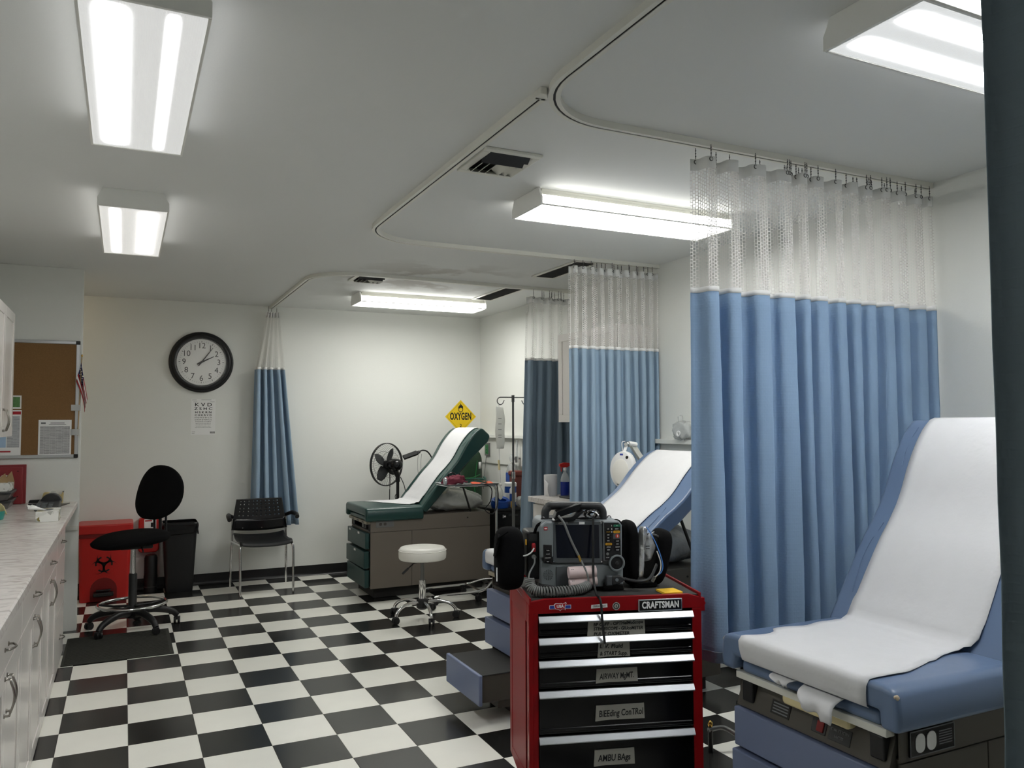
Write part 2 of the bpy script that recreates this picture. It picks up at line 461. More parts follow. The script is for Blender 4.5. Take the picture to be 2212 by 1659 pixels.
def arc(c, r, a0, a1, n, z=None):
    out = []
    for i in range(n + 1):
        t = math.radians(a0 + (a1 - a0) * i / n)
        p = (c[0] + r * math.cos(t), c[1] + r * math.sin(t))
        out.append(p if z is None else (p[0], p[1], z))
    return out
def rrect(x0, x1, y0, y1, r, n=4):
    return (arc((x1 - r, y0 + r), r, -90, 0, n) + arc((x1 - r, y1 - r), r, 0, 90, n) +
            arc((x0 + r, y1 - r), r, 90, 180, n) + arc((x0 + r, y0 + r), r, 180, 270, n))
def smoothpath(pts, n=6):
    P = [Vector(p) for p in pts]; out = []
    for i in range(len(P) - 1):
        a = P[max(0, i - 1)]; b = P[i]; c = P[i + 1]; d = P[min(len(P) - 1, i + 2)]
        for k in range(n):
            t = k / n
            out.append(0.5 * ((2 * b) + (c - a) * t + (2 * a - 5 * b + 4 * c - d) * t * t + (3 * b - a - 3 * c + d) * t ** 3))
    out.append(P[-1]); return out

# ------------------------------------------------------------------ room shell
f = MB().box(XL - 0.1, XR + 0.1, YF - 0.1, YB + 0.1, -0.06, -0.0028).build('floor', 'floor grout', smooth=0); struct(f)
def in_view(x, y):
    v = cm.inverted() @ Vector((x, y, 0))
    if v.z > -0.3: return False
    u = 1106 + 1726.2 * v.x / -v.z; w = 829.5 - 1726.2 * v.y / -v.z
    return -60 < u < 2270 and w < 1740
def tile_mb(w, d):
    g = 0.0006; c = 0.0014
    x0, x1, y0, y1 = -w / 2 + g, w / 2 - g, -d / 2 + g, d / 2 - g
    vs = [(x0, y0, -0.003), (x1, y0, -0.003), (x1, y1, -0.003), (x0, y1, -0.003),
          (x0, y0, -0.0006), (x1, y0, -0.0006), (x1, y1, -0.0006), (x0, y1, -0.0006),
          (x0 + c, y0 + c, 0), (x1 - c, y0 + c, 0), (x1 - c, y1 - c, 0), (x0 + c, y1 - c, 0)]
    fs = [(8, 9, 10, 11)]
    for a in (0, 4): fs += [(a + k, a + (k + 1) % 4, a + 4 + (k + 1) % 4, a + 4 + k) for k in range(4)]
    return vs, fs
full = {}
rest = {0: MB(), 1: MB()}; cand = []
for i in range(-4, 12):
    for j in range(-24, 8):
        x0, x1 = max(i * T, XL), min((i + 1) * T, XR); y0, y1 = max(j * T, YF), min((j + 1) * T, YB)
        if x1 - x0 < 0.02 or y1 - y0 < 0.02: continue
        cx, cy = (x0 + x1) / 2, (y0 + y1) / 2
        d = math.hypot(cx + 0.04, cy + 5.77)
        cand.append((0 if in_view(cx, cy) and not (cx < -0.45 and cy < 0.3) else 1, d, i, j, x0, x1, y0, y1))
cand.sort()
for k, (out, d, i, j, x0, x1, y0, y1) in enumerate(cand):
    w = (i + j) % 2; vsq, fsq = tile_mb(x1 - x0, y1 - y0); cx, cy = (x0 + x1) / 2, (y0 + y1) / 2
    if out == 0 and k < 296:
        key = (w, round(x1 - x0, 3), round(y1 - y0, 3))
        if key not in full:
            o = MB().add(vsq, fsq).build('tile', 'tile black' if w else 'tile white', f, smooth=0); full[key] = o
        else:
            o = full[key].copy(); C.objects.link(o); o.parent = f
        o.location = (cx, cy, 0)
    else:
        rest[w].add([(a + cx, b + cy, c) for a, b, c in vsq], fsq)
for w in (0, 1):
    o = rest[w].build('tile_field', 'tile black' if w else 'tile white', f, smooth=0); o['kind'] = 'stuff'

struct(MB().box(XL - 0.1, XR + 0.1, YF - 0.1, YB + 0.1, ZC, ZC + 0.1).build('ceiling', 'ceiling paint', smooth=0))
struct(MB().box(XL - 0.1, XR + 0.1, YB, YB + 0.1, -0.06, ZC).build('wall_back', 'wall paint', smooth=0))
struct(MB().box(XR, XR + 0.1, YF, YB, -0.06, ZC).build('wall_right', 'wall paint', smooth=0))
struct(MB().box(XL - 0.1, XL, YF, YB, -0.06, ZC).build('wall_left', 'wall paint', smooth=0))
struct(MB().box(XL - 0.1, XR + 0.1, YF - 0.1, YF, -0.06, ZC).build('wall_front', 'wall paint', smooth=0))
struct(MB().box(XL, -0.335, YP, YP + 0.11, 0, ZC).build('wall_partition', 'wall paint', smooth=0, bevel=0.003))
def cove(name, p0, p1, nrm):
    # black rubber cove base: flat top, curved toe
    p0, p1, nrm = Vector(p0), Vector(p1), Vector(nrm)
    prof = [(0.0, 0.102), (0.003, 0.102), (0.004, 0.03), (0.007, 0.014), (0.013, 0.005), (0.018, 0.001), (0.0, 0.001)]
    m = MB(); vs = [p + nrm * a + Vector((0, 0, b)) for p in (p0, p1) for a, b in prof]; n = len(prof)
    m.add(vs, [tuple(range(n)), tuple(range(2 * n - 1, n - 1, -1))] + [(k, n + k, n + (k + 1) % n, (k + 1) % n) for k in range(n)])
    return struct(m.build(name, 'black rubber', smooth=50))
cove('baseboard_back', (XL, YB, 0), (XR, YB, 0), (0, -1, 0))
cove('baseboard_right', (XR, YB, 0), (XR, YF, 0), (-1, 0, 0))
struct(MB().box(XR - 0.055, XR, -5.2, YB, 1.362, 1.386).box(XR - 0.058, XR - 0.05, -5.2, YB, 1.356, 1.39).build('trim_1', 'wall paint', bevel=0.002))
struct(MB().box(XR - 0.016, XR, -5.2, YB, 1.082, 1.362).build('trim_2', 'wall paint', bevel=0.002))
struct(MB().box(-0.9, -0.336, YP - 0.03, YP, 0.735, 0.765).build('trim_3', 'white metal', bevel=0.003))

# ------------------------------------------------------------------ ceiling lamps
def lamp(cx, cy, rotz, label, base, peaks, tint, L=1.21, W=0.325):
    t = thing('ceiling_lamp', label, 'ceiling lamp', (cx, cy, ZC), rotz, 'fluorescent ceiling lamps')
    h = L / 2; w = W / 2; D = 0.092
    m = MB().box(-h + 0.02, h - 0.02, -w + 0.035, w - 0.035, -0.045, 0)
    m.prism([(-w + 0.01, -0.042), (w - 0.01, -0.042), (w - 0.035, -0.012), (-w + 0.035, -0.012)], 'x', -h + 0.012, h - 0.012)
    m.build('housing', 'white metal', t, bevel=0.002)
    for s in (-1, 1):
        c = MB().prism([(-w, -D), (w, -D), (w, -0.05), (w - 0.012, -0.03), (w - 0.025, 0), (-w + 0.025, 0), (-w + 0.012, -0.03), (-w, -0.05)], 'x', s * h - 0.006, s * h + 0.006)
        c.build('end_cap', 'lamp white', t, bevel=0.0015)
    pts = [(-w + 0.004, -0.04), (-w + 0.001, -0.075), (-w + 0.008, -D + 0.003), (w - 0.008, -D + 0.003), (w - 0.001, -0.075), (w - 0.004, -0.04)]
    g = MB().prism(pts, 'x', -h + 0.007, h - 0.007)
    lm = lens_mat('lamp lens', base, peaks, h, tint)
    g.build('lens', lm, t, smooth=30)
    r = MB()
    for s in (-1, 1):
        r.box(-h + 0.007, h - 0.007, s * (w - 0.004) - 0.004, s * (w - 0.004) + 0.004, -D, -D + 0.006)
    r.build('lens_rim', 'lamp lens side', t)
    return t
TW = [(0.078, 0.05, 26), (-0.078, 0.05, 26)]
lamp(-0.015, -2.955, PI / 2, 'long fluorescent ceiling lamp near the camera with one wide and one thin bright tube', 0.34, [(0.078, 0.022, 54), (-0.072, 0.0095, 54)], (0.985, 0.99, 1.0))
lamp(-0.02, -0.8, PI / 2, 'shorter looking ceiling lamp above the cork board side with one bright tube', 0.40, [(0.085, 0.013, 44), (-0.07, 0.035, 2.4)], (1, 0.985, 0.96))
lamp(2.39, -2.18, 0, 'fluorescent ceiling lamp between middle curtain and largest curtain', 3.0, TW, (1, 0.995, 0.955))
lamp(2.41, 1.24, 0, 'fluorescent ceiling lamp above the green exam table near the back wall', 3.0, TW, (1, 0.995, 0.95))
lamp(2.38, -4.28, 0, 'fluorescent ceiling lamp above the nearest blue exam table beside dark curtain', 0.42, [(0.078, 0.019, 74), (-0.078, 0.019, 74)], (0.97, 0.985, 1.0))

al = thing('unseen_dome_lamp', 'small warm dome lamp added unseen on the alcove ceiling behind the cork board partition', 'ceiling lamp', (-0.68, 1.75, ZC))  # unseen lamp, added for the warm tint on the back wall
MB().lathe([(0.12, 0), (0.125, -0.01), (0.12, -0.02)], 28).build('base', 'white metal', al, smooth=40)
MB().lathe([(0.11, -0.02), (0.10, -0.05), (0.06, -0.08), (0.0001, -0.092)], 28).build('shade', lens_mat('warm dome', 5.5, [(0, 1, 0.0)], 9, (1.0, 0.74, 0.42)), al, smooth=60)

# ------------------------------------------------------------------ curtain tracks
def sweep(mb, path, prof, closed_prof=True):
    P = [Vector((p[0], p[1])) for p in path]; n = len(prof); vs = []
    for i, p in enumerate(P):
        a = P[i - 1] if i else None; b = P[i + 1] if i < len(P) - 1 else None
        d = ((b - a) if (a is not None and b is not None) else (b - p if b is not None else p - a)).normalized()
        nrm = Vector((-d.y, d.x))
        k = 1.0
        if a is not None and b is not None:
            c = (b - p).normalized().dot((p - a).normalized()); k = 1 / max(0.5, math.sqrt((1 + c) / 2))
        for o, z in prof:
            q = p + nrm * o * k; vs.append((q.x, q.y, z))
    fs = [(i * n + k, i * n + (k + 1) % n, (i + 1) * n + (k + 1) % n, (i + 1) * n + k) for i in range(len(P) - 1) for k in range(n)]
    fs += [tuple(range(n)), tuple(range(len(P) * n - 1, (len(P) - 1) * n - 1, -1))]
    mb.add(vs, fs); return mb
def track(path, label):
    t = thing('curtain_track', label, 'curtain track', (path[0][0], path[0][1], ZC), 0, 'ceiling curtain tracks')
    h = 0.026
    U = [(-0.021, ZC), (-0.021, ZC - h), (-0.0045, ZC - h), (-0.0045, ZC - h + 0.003), (-0.013, ZC - h + 0.003), (-0.013, ZC - 0.003),
         (0.013, ZC - 0.003), (0.013, ZC - h + 0.003), (0.0045, ZC - h + 0.003), (0.0045, ZC - h), (0.021, ZC - h), (0.021, ZC)]
    sweep(MB(t.location), path, U).build('rail', 'white metal', t, smooth=30)
    sweep(MB(t.location), path, [(-0.0125, ZC - 0.0035), (-0.0125, ZC - h + 0.004), (0.0125, ZC - h + 0.004), (0.0125, ZC - 0.0035)]).build('slot', 'recess black', t, smooth=30)  # black strip filling the channel, paints in the shade inside the rail
    return t
track([(1.25, YB - 0.002), (1.25, 0.62)] + [(1.62 - 0.37 * math.cos(math.radians(a)), 0.62 - 0.37 * math.sin(math.radians(a)) + 0.0) for a in range(8, 90, 8)] + [(1.64, 0.25), (XR - 0.002, 0.29)],
      'white curtain track curving around the green exam table by the back wall')
track([(1.258, -3.33), (1.258, -1.32)] + [(1.63 - 0.372 * math.cos(math.radians(a)), -1.32 + 0.372 * math.sin(math.radians(a))) for a in range(8, 90, 8)] + [(1.65, -0.948), (XR - 0.002, -0.948)],
      'white curtain track around middle bay, carrying the middle blue curtain')
track([(1.255, -5.0), (1.255, -3.52)] + [(1.6 - 0.345 * math.cos(math.radians(a)), -3.52 + 0.345 * math.sin(math.radians(a))) for a in range(8, 90, 8)] + [(1.62, -3.175), (XR - 0.002, -3.175)],
      'nearest white curtain track with tight bend, carrying the widest blue curtain')
tk = thing('track_end_stop', 'small white end stop closing the middle curtain track', 'end stop', (1.258, -3.36, ZC))
MB().prism([(-0.022, -0.01), (0.002, -0.01), (0.0225, 0.022), (0.0225, 0.045), (-0.0225, 0.045)], 'z', -0.026, 0).build('cap', 'white metal', tk, bevel=0.003)

# ------------------------------------------------------------------ ceiling vents
def vent4(x0, x1, y0, y1, label):
    t = thing('ceiling_vent', label, 'vent', ((x0 + x1) / 2, (y0 + y1) / 2, ZC), 0, 'square ceiling vents')
    w, d = (x1 - x0) / 2, (y1 - y0) / 2
    fr = MB()
    for a, b, c, e in ((-w - .035, w + .035, -d - .035, -d), (-w - .035, w + .035, d, d + .035), (-w - .035, -w, -d, d), (w, w + .035, -d, d)):
        fr.box(a, b, c, e, -0.012, 0)
    fr.build('frame', 'white metal', t, bevel=0.003)
    MB().box(-w, w, -d, d, -0.002, 0).build('backing', 'recess black', t, smooth=0)
    for k in range(2):
        y = -d + 0.02 + k * 0.055
        MB().box(-w, w, -0.02, 0.02, -0.001, 0.001).build('louver', 'charcoal plastic', t, smooth=0, loc=(0, y + 0.012, -0.012), rot=(math.radians(-40), 0, 0))
    nl = 6
    for k in range(nl):
        x = -w + 0.02 + (2 * w - 0.03) * k / (nl - 1)
        MB().box(-0.022, 0.022, -d + 0.105, d - 0.035, -0.001, 0.001).build('louver', 'white metal', t, smooth=0, loc=(x, 0, -0.014), rot=(0, math.radians(42 if k >= nl / 2 else -42), 0))
    MB().box(-w, w, -0.024, 0.024, -0.001, 0.001).build('louver', 'white metal', t, smooth=0, loc=(0, d - 0.025, -0.014), rot=(math.radians(38), 0, 0))
    return t
vent4(1.345, 1.545, -2.71, -2.44, 'square white ceiling vent beside the middle curtain track')
vent4(1.60, 1.80, 0.30, 0.56, 'square white ceiling vent above the green exam table')
def grille(x0, x1, y0, y1, label, n):
    t = thing('return_grille', label, 'grille', ((x0 + x1) / 2, (y0 + y1) / 2, ZC), 0, 'long ceiling grilles')
    w, d = (x1 - x0) / 2, (y1 - y0) / 2
    fr = MB()
    for a, b, c, e in ((-w - .025, w + .025, -d - .025, -d), (-w - .025, w + .025, d, d + .025), (-w - .025, -w, -d, d), (w, w + .025, -d, d)):
        fr.box(a, b, c, e, -0.01, 0)
    fr.build('frame', 'white metal', t, bevel=0.002)
    MB().box(-w, w, -d, d, -0.002, 0).build('backing', 'recess black', t, smooth=0)
    ref = None
    for k in range(n):
        y = -d + 2 * d * (k + 0.5) / n
        if ref is None:
            ref = MB().box(-w, w, -0.008, 0.008, -0.0008, 0.0008).build('slat', 'matte grey metal', t, smooth=0, rot=(math.radians(35), 0, 0)); o = ref
        else:
            o = ref.copy(); C.objects.link(o)
        o.location = (0, y, -0.007)
grille(2.87, 3.02, -0.84, -0.2, 'long grey ceiling grille beside the middle curtain', 26)
grille(2.885, 3.04, 0.36, 1.05, 'long grey ceiling grille near the back lamp', 26)
# ------------------------------------------------------------------ curtains
def curtain(label, folds, y_of, amp, ztop, zmid, zbot, hooks, m='curtain blue', along='x', flare=None, sway=0.0, seed=1, fullness=1.5, drop=0.0, header=True, name='privacy_curtain', band=0.02, track_z=ZC - 0.022, skew=0.3):
    """folds: along-track positions of alternating crests and troughs (world x, or y when along='y')."""
    rr = random.Random(seed)
    P0 = sum(folds) / len(folds)
    base = (P0, y_of(P0), ztop) if along == 'x' else (y_of(P0), P0, ztop)
    t = thing(name, label, 'curtain', base)
    nF = len(folds) - 1; sub = 10; NU = nF * sub
    amps = [amp * rr.uniform(0.7, 1.25) for _ in range(nF + 1)]
    lean = [rr.uniform(-1, 1) * sway for _ in range(nF + 1)]
    def pos(i, z):
        k = min(i // sub, nF - 1); fr = i / sub - k
        ph = PI * (k + fr)
        w = folds[k + 1] - folds[k]
        s = folds[k] + w * fr + skew * w * math.sin(2 * PI * fr) * 0.5
        a = amps[k] * (1 - fr) + amps[k + 1] * fr
        dz = (ztop - z) / (ztop - zbot)
        cq = math.cos(ph); q = a * math.copysign(abs(cq) ** 0.75, cq) * (0.75 + 0.35 * dz)
        s += (lean[k] * (1 - fr) + lean[k + 1] * fr) * dz
        q += 0.006 * math.sin(3.1 * z + k) * dz
        if flare: s = flare(s, dz)
        y = y_of(s) + q
        return (s, y) if along == 'x' else (y, s)
    ul = [0.0]
    for i in range(NU):
        a = pos(i, zmid); b = pos(i + 1, zmid); ul.append(ul[-1] + math.hypot(a[0] - b[0], a[1] - b[1]))
    def sheet(z1, z0, nm, mm, nz, out=0.0, thick=0.0, crumple=0.0):
        g = MB(base); g.uv = []
        vs = []
        for j in range(nz + 1):
            z = z1 + (z0 - z1) * j / nz
            for i in range(NU + 1):
                x, y = pos(i, z)
                x2, y2 = pos(min(NU, i + 1), z); x1, y1 = pos(max(0, i - 1), z)
                tx, ty = x2 - x1, y2 - y1; l = math.hypot(tx, ty) or 1
                nx, ny = -ty / l, tx / l
                c = crumple * math.sin(i * 0.9 + j * 1.3) * math.sin(j * 2.1 + i * 0.31)
                vs.append((x + nx * (out + c), y + ny * (out + c), z)); g.uv.append((ul[i], z))
        w = NU + 1
        g.add(vs, [(j * w + i, j * w + i + 1, (j + 1) * w + i + 1, (j + 1) * w + i) for j in range(nz) for i in range(NU)])
        return g.build(nm, mm, t, smooth=180, solid=thick)
    sheet(zmid, zbot, 'fabric_panel', m, 22, thick=0.0015, crumple=0.0012)
    if header:
        sheet(ztop - 0.045, zmid + band * 0.5, 'netting_panel', 'curtain netting', 10)
        sheet(ztop, ztop - 0.05, 'header_band', 'paper white', 2, thick=0.0012)
        if band: sheet(zmid + band, zmid - 0.002, 'seam_band', 'paper white', 1, out=-0.001, thick=0.002)
        sheet(zbot + 0.045, zbot + 0.041, 'hem', 'curtain shaded', 1, out=-0.0016, thick=0.001)
        ref = None
        for hx in hooks:
            i = min(range(NU + 1), key=lambda i: abs(pos(i, ztop)[0 if along == 'x' else 1] - hx))
            x, y = pos(i, ztop)
            if ref is None:
                q = MB().cyl((0, 0, 0.0), (0, 0, track_z - ztop), 0.0016, n=6)
                for k in range(3): q.ell((0, 0, 0.012 + k * 0.012), 0.0034, 6)
                q.tube(arc((0, -0.012), 0.008, 0, 330, 10, 0), 0.002, 5, closed=True, M=Matrix.Rotation(PI / 2, 4, 'X'))
                ref = o = q.build('hook', 'dark steel', t, smooth=60)
            else:
                o = ref.copy(); C.objects.link(o)
            yc = y_of(hx) if along == 'x' else y
            o.location = Vector((x, y, ztop)) - Vector(base)
    return t
def crest(marks, x0, x1, lead=0):
    return [x0] + list(marks) + [x1]
random.seed(3)
def span(a, b, n, jit, seed):
    r = random.Random(seed); d = (b - a) / n
    return [a + d * (i + (0 if i in (0, n) else r.uniform(-jit, jit))) for i in range(n + 1)]
# widest curtain, hung on the nearest track
cf = [2.06, 2.13, 2.165, 2.25, 2.28, 2.40, 2.44, 2.54, 2.60, 2.64, 2.68, 2.74, 2.80, 2.86, 2.90, 2.96, 3.00, 3.06, 3.10, 3.17, 3.21, 3.28, 3.33, 3.40, 3.44, 3.49]
hk = [2.08, 2.12, 2.19, 2.27, 2.36, 2.43] + [2.53 + 0.018 * i for i in range(12)] + [2.84, 2.93] + [3.0 + 0.02 * i for i in range(10)] + [3.22, 3.25, 3.30, 3.34, 3.38, 3.41, 3.44, 3.47]
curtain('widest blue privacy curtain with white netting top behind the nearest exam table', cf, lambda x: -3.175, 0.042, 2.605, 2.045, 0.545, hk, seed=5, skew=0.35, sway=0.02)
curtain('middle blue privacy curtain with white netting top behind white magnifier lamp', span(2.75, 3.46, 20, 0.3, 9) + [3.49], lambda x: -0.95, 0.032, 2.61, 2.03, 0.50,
        [2.77 + i * 0.035 for i in range(20)], m='curtain warm lit', seed=11, sway=0.02, fullness=1.6, skew=0.4)
curtain('shaded blue privacy curtain behind the IV pole and sink counter', span(3.05, 3.47, 10, 0.25, 4), lambda x: 0.285, 0.035, 2.59, 2.045, 0.45,
        [3.09] + [3.17 + 0.024 * i for i in range(11)], m='curtain shaded', seed=2, flare=lambda s, d: s - (3.47 - s) * 0.16 * d, skew=0.3)
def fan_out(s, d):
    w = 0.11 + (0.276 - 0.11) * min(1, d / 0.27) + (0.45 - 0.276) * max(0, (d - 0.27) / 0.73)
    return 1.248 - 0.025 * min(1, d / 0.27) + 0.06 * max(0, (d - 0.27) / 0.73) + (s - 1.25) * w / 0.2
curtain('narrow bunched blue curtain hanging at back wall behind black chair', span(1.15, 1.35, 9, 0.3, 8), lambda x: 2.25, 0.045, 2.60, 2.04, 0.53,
        [1.2, 1.24, 1.29], m='curtain warm lit', seed=14, flare=fan_out, skew=0.45)
curtain('backlit dark blue curtain edge hanging right beside the nearest exam table', [0.865, 0.90, 0.96, 1.03, 1.09, 1.16, 1.22, 1.30, 1.36, 1.44], lambda x: -5.2 + 0.05 * (x - 0.85), 0.03, 2.61, 2.3, 0.35,
        [0.9, 1.0, 1.1, 1.2, 1.3, 1.4], m='curtain backlit', seed=21, skew=0.3)
track([(0.6, -5.2), (1.6, -5.15), (XR - 0.002, -5.1)], 'white curtain track carrying the dark curtain beside the nearest table')

# ------------------------------------------------------------------ left run: base cabinets, counter, upper cabinet
def bow(mb, p0, p1, out, r=0.0042, n=10):
    p0, p1, out = Vector(p0), Vector(p1), Vector(out)
    pts = [p0, p0 + out * 0.55] + [p0.lerp(p1, 0.08 + 0.84 * k / n) + out * (0.62 + 0.38 * math.sin(PI * k / n)) for k in range(n + 1)] + [p1 + out * 0.55, p1]
    mb.tube(pts, r, 6)
    for p in (p0, p1): mb.cyl(p, p + out * 0.12, r * 1.9, n=8)
    return mb
XC = -0.385
def shaker(t, y0, y1, z0, z1, x, name='door', rail=0.062):
    d = MB(t.location).box(x - 0.018, x - 0.006, y0, y1, z0, z1)
    for a, b, c, e in ((y0, y1, z0, z0 + rail), (y0, y1, z1 - rail, z1), (y0, y0 + rail, z0 + rail, z1 - rail), (y1 - rail, y1, z0 + rail, z1 - rail)):
        d.box(x - 0.006, x, a, b, c, e)
    return d.build(name, 'cabinet white', t, smooth=0, bevel=0.0016)
def base_unit(y0, y1, kind, label):
    t = thing('base_cabinet', label, 'cabinet', (-0.7, (y0 + y1) / 2, 0), 0, 'white base cabinets')
    MB(t.location).box(XL + 0.004, XC - 0.019, y0 + 0.001, y1 - 0.001, 0.0005, 0.90).build('carcass', 'cabinet white', t, smooth=0)
    if kind == 'drawers':
        for z0, z1 in ((0.70, 0.885), (0.36, 0.694), (0.012, 0.354)):
            d = MB(t.location).box(XC - 0.018, XC, y0 + 0.003, y1 - 0.003, z0, z1).build('drawer', 'cabinet white', t, smooth=0, bevel=0.0016)
            zc = z1 - 0.11 if z1 > 0.8 else (z0 + z1) / 2
            bow(MB(t.location), (XC, (y0 + y1) / 2 - 0.045, zc), (XC, (y0 + y1) / 2 + 0.045, zc), (0.028, 0, 0)).build('handle', 'nickel', d, smooth=60)
    else:
        d = MB(t.location).box(XC - 0.018, XC, y0 + 0.003, y1 - 0.003, 0.70, 0.885).build('drawer', 'cabinet white', t, smooth=0, bevel=0.0016)
        c = (y0 + y1) / 2
        bow(MB(t.location), (XC, c - 0.045, 0.765), (XC, c + 0.045, 0.765), (0.028, 0, 0)).build('handle', 'nickel', d, smooth=60)
        for a, b, s in ((y0 + 0.003, c - 0.0015, -1), (c + 0.0015, y1 - 0.003, 1)):
            dd = shaker(t, a, b, 0.012, 0.694, XC)
            bow(MB(t.location), (XC, c + s * 0.028, 0.545), (XC, c + s * 0.028, 0.665), (0.03, 0, 0)).build('handle', 'nickel', dd, smooth=60)
    return t
base_unit(-0.33, 0.39, 'drawers', 'white base cabinet with three stacked drawers at the counter end by the mat')
base_unit(-1.195, -0.33, 'doors', 'white two door base cabinet next to the three drawer end unit')
base_unit(-2.12, -1.195, 'doors', 'white two door base cabinet, third from the rubber mat end of the counter')
base_unit(-3.05, -2.12, 'doors', 'white two door base cabinet nearest the camera under the marble counter')
ct = thing('countertop', 'white and grey marbled laminate countertop over the white base cabinets', 'countertop', (-0.67, -1.2, 0.9))
MB(ct.location).prism([(XL + 0.002, 0.903), (-0.347, 0.903), (-0.343, 0.907), (-0.343, 0.938), (-0.349, 0.944), (XL + 0.002, 0.944)], 'y', -3.4, YP - 0.001).build('top', 'marble counter', ct, smooth=40)
uc = thing('wall_cabinet', 'white upper cabinet with shaker doors high on the left wall', 'cabinet', (-0.85, -0.19, 1.44))
MB(uc.location).box(XL + 0.001, -0.711, -0.62, 0.27, 1.44, 2.225).build('carcass', 'cabinet white', uc, smooth=0)
for a, b, s in ((-0.62, -0.177, -1), (-0.173, 0.268, 1)):
    d = shaker(uc, a, b, 1.437, 2.227, -0.691)
    bow(MB(uc.location), (-0.691, -0.175 + s * 0.03, 1.475), (-0.691, -0.175 + s * 0.03, 1.60), (0.03, 0, 0)).build('handle', 'nickel', d, smooth=60)

# on the counter
ZK = 0.9445
def tissue_box(x0, x1, y0, y1, z0, h, label, tilt):
    t = thing('tissue_box', label, 'tissue box', ((x0 + x1) / 2, (y0 + y1) / 2, z0), 0)
    MB(t.location).box(x0, x1, y0, y1, z0, z0 + h).build('carton', 'facet print', t, bevel=0.002)
    cx, cy = (x0 + x1) / 2, (y0 + y1) / 2
    MB(t.location).lathe([(0.034, 0), (0.034, 0.0012)], 20, Matrix.Translation((cx, cy, z0 + h)) @ Matrix.Diagonal((0.7, 1.6, 1, 1))).build('slot', 'ink grey', t)
    def fn(u, v):
        a = (u - 0.5)
        return (cx + tilt[0] * v + a * 0.05 * (1 - 0.3 * v), cy + tilt[1] * v + 0.03 * math.sin(5 * u + 2 * v) * (0.4 + v) , z0 + h - 0.012 + tilt[2] * v + 0.012 * math.sin(9 * u) * v)
    MB(t.location).grid(fn, 10, 8).build('tissue', 'paper white' , t, smooth=180, solid=0.0012)
    return t
tissue_box(-0.497, -0.381, -0.37, -0.13, ZK, 0.06, 'patterned tissue box with tissue pulled out, standing on the marbled counter', (-0.10, -0.02, 0.035))
bins = []
for k, (z0, h) in enumerate(((ZK, 0.056), (ZK + 0.0575, 0.056))):
    t = thing('storage_bin', ('grey plastic storage bin at the bottom of the stack by the red panel' if k == 0 else 'grey plastic storage bin under the torn tissue box'), 'storage bin', (-0.86, 0.72, z0), 0, 'stacked storage bins')
    g = MB(t.location); n = 20
    o0 = rrect(-0.985, -0.742, 0.56, 0.89, 0.03); o1 = rrect(-0.995, -0.726, 0.55, 0.90, 0.03)
    vs = [(a, b, z0) for a, b in o0] + [(a, b, z0 + h * 0.72) for a, b in o1]; m_ = len(o0)
    g.add(vs, [tuple(range(m_))] + [(i, (i + 1) % m_, m_ + (i + 1) % m_, m_ + i) for i in range(m_)] + [tuple(range(m_, 2 * m_))])
    g.build('tub', 'smoke plastic', t, bevel=0.002)
    MB(t.location).prism(rrect(-0.998, -0.72, 0.545, 0.905, 0.03), 'z', z0 + h * 0.72, z0 + h).build('lid', 'charcoal plastic', t, bevel=0.003)
tb = tissue_box(-0.93, -0.735, 0.62, 0.87, ZK + 0.1145, 0.056, 'torn tissue box on top of grey bins by red panel', (0.05, 0.0, 0.05))
g = MB(tb.location)
for k, (x, y, a) in enumerate(((-0.85, 0.66, 0.3), (-0.79, 0.70, -0.4), (-0.76, 0.78, 0.9))):
    g.add([(x - 0.03, y, ZK + 0.168), (x + 0.035, y + 0.01, ZK + 0.168), (x + 0.02, y - 0.015, ZK + 0.225 + 0.01 * k), (x - 0.012, y - 0.02, ZK + 0.205)], [(0, 1, 2, 3)])
g.build('torn_flap', 'wood stick', tb, solid=0.0015, smooth=0)
rp = thing('sharps_cabinet', 'red plastic sharps cabinet panel on the partition behind storage bins', 'sharps cabinet', (-0.83, 0.95, ZK))
MB(rp.location).prism([(XL + 0.003, ZK), (-0.672, ZK), (-0.672, 1.225), (XL + 0.003, 1.225)], 'y', 0.955, YP - 0.001).build('flange', 'dull red', rp, bevel=0.004)
MB(rp.location).box(XL + 0.003, -0.69, 0.925, 0.955, ZK, 1.21).build('cover', 'dull red', rp, bevel=0.006)
for z in (1.18, 1.0): MB(rp.location).cyl((-0.72, 0.9255, z), (-0.72, 0.9235, z), 0.004).build('screw', 'ink black', rp)
td = thing('tape_dispenser', 'beige desktop tape dispenser standing against the partition by counter edge', 'tape dispenser', (-0.50, 0.93, ZK))
MB(td.location).prism([(-0.575, ZK), (-0.435, ZK), (-0.432, ZK + 0.078), (-0.438, ZK + 0.080), (-0.447, ZK + 0.055), (-0.49, ZK + 0.06), (-0.525, ZK + 0.076), (-0.55, ZK + 0.079), (-0.558, ZK + 0.074)], 'y', 0.90, 0.965).build('body', 'beige plastic', td, bevel=0.003)
MB(td.location).cyl((-0.50, 0.915, ZK + 0.058), (-0.50, 0.95, ZK + 0.058), 0.027, n=20).build('tape_roll', 'clear plastic', td, smooth=40)
MB(td.location).box(-0.438, -0.43, 0.905, 0.96, ZK + 0.074, ZK + 0.083).build('cutter', 'dark steel', td)
st = thing('stapler', 'black stapler lying on the counter in front of the tape dispenser', 'stapler', (-0.56, 0.84, ZK))
MB(st.location).box(-0.645, -0.48, 0.835, 0.865, ZK, ZK + 0.008).build('base', 'black plastic', st, bevel=0.003)
MB(st.location).prism([(-0.645, ZK + 0.012), (-0.48, ZK + 0.008), (-0.48, ZK + 0.024), (-0.56, ZK + 0.034), (-0.638, ZK + 0.032)], 'y', 0.834, 0.866).build('arm', 'black plastic', st, bevel=0.004)
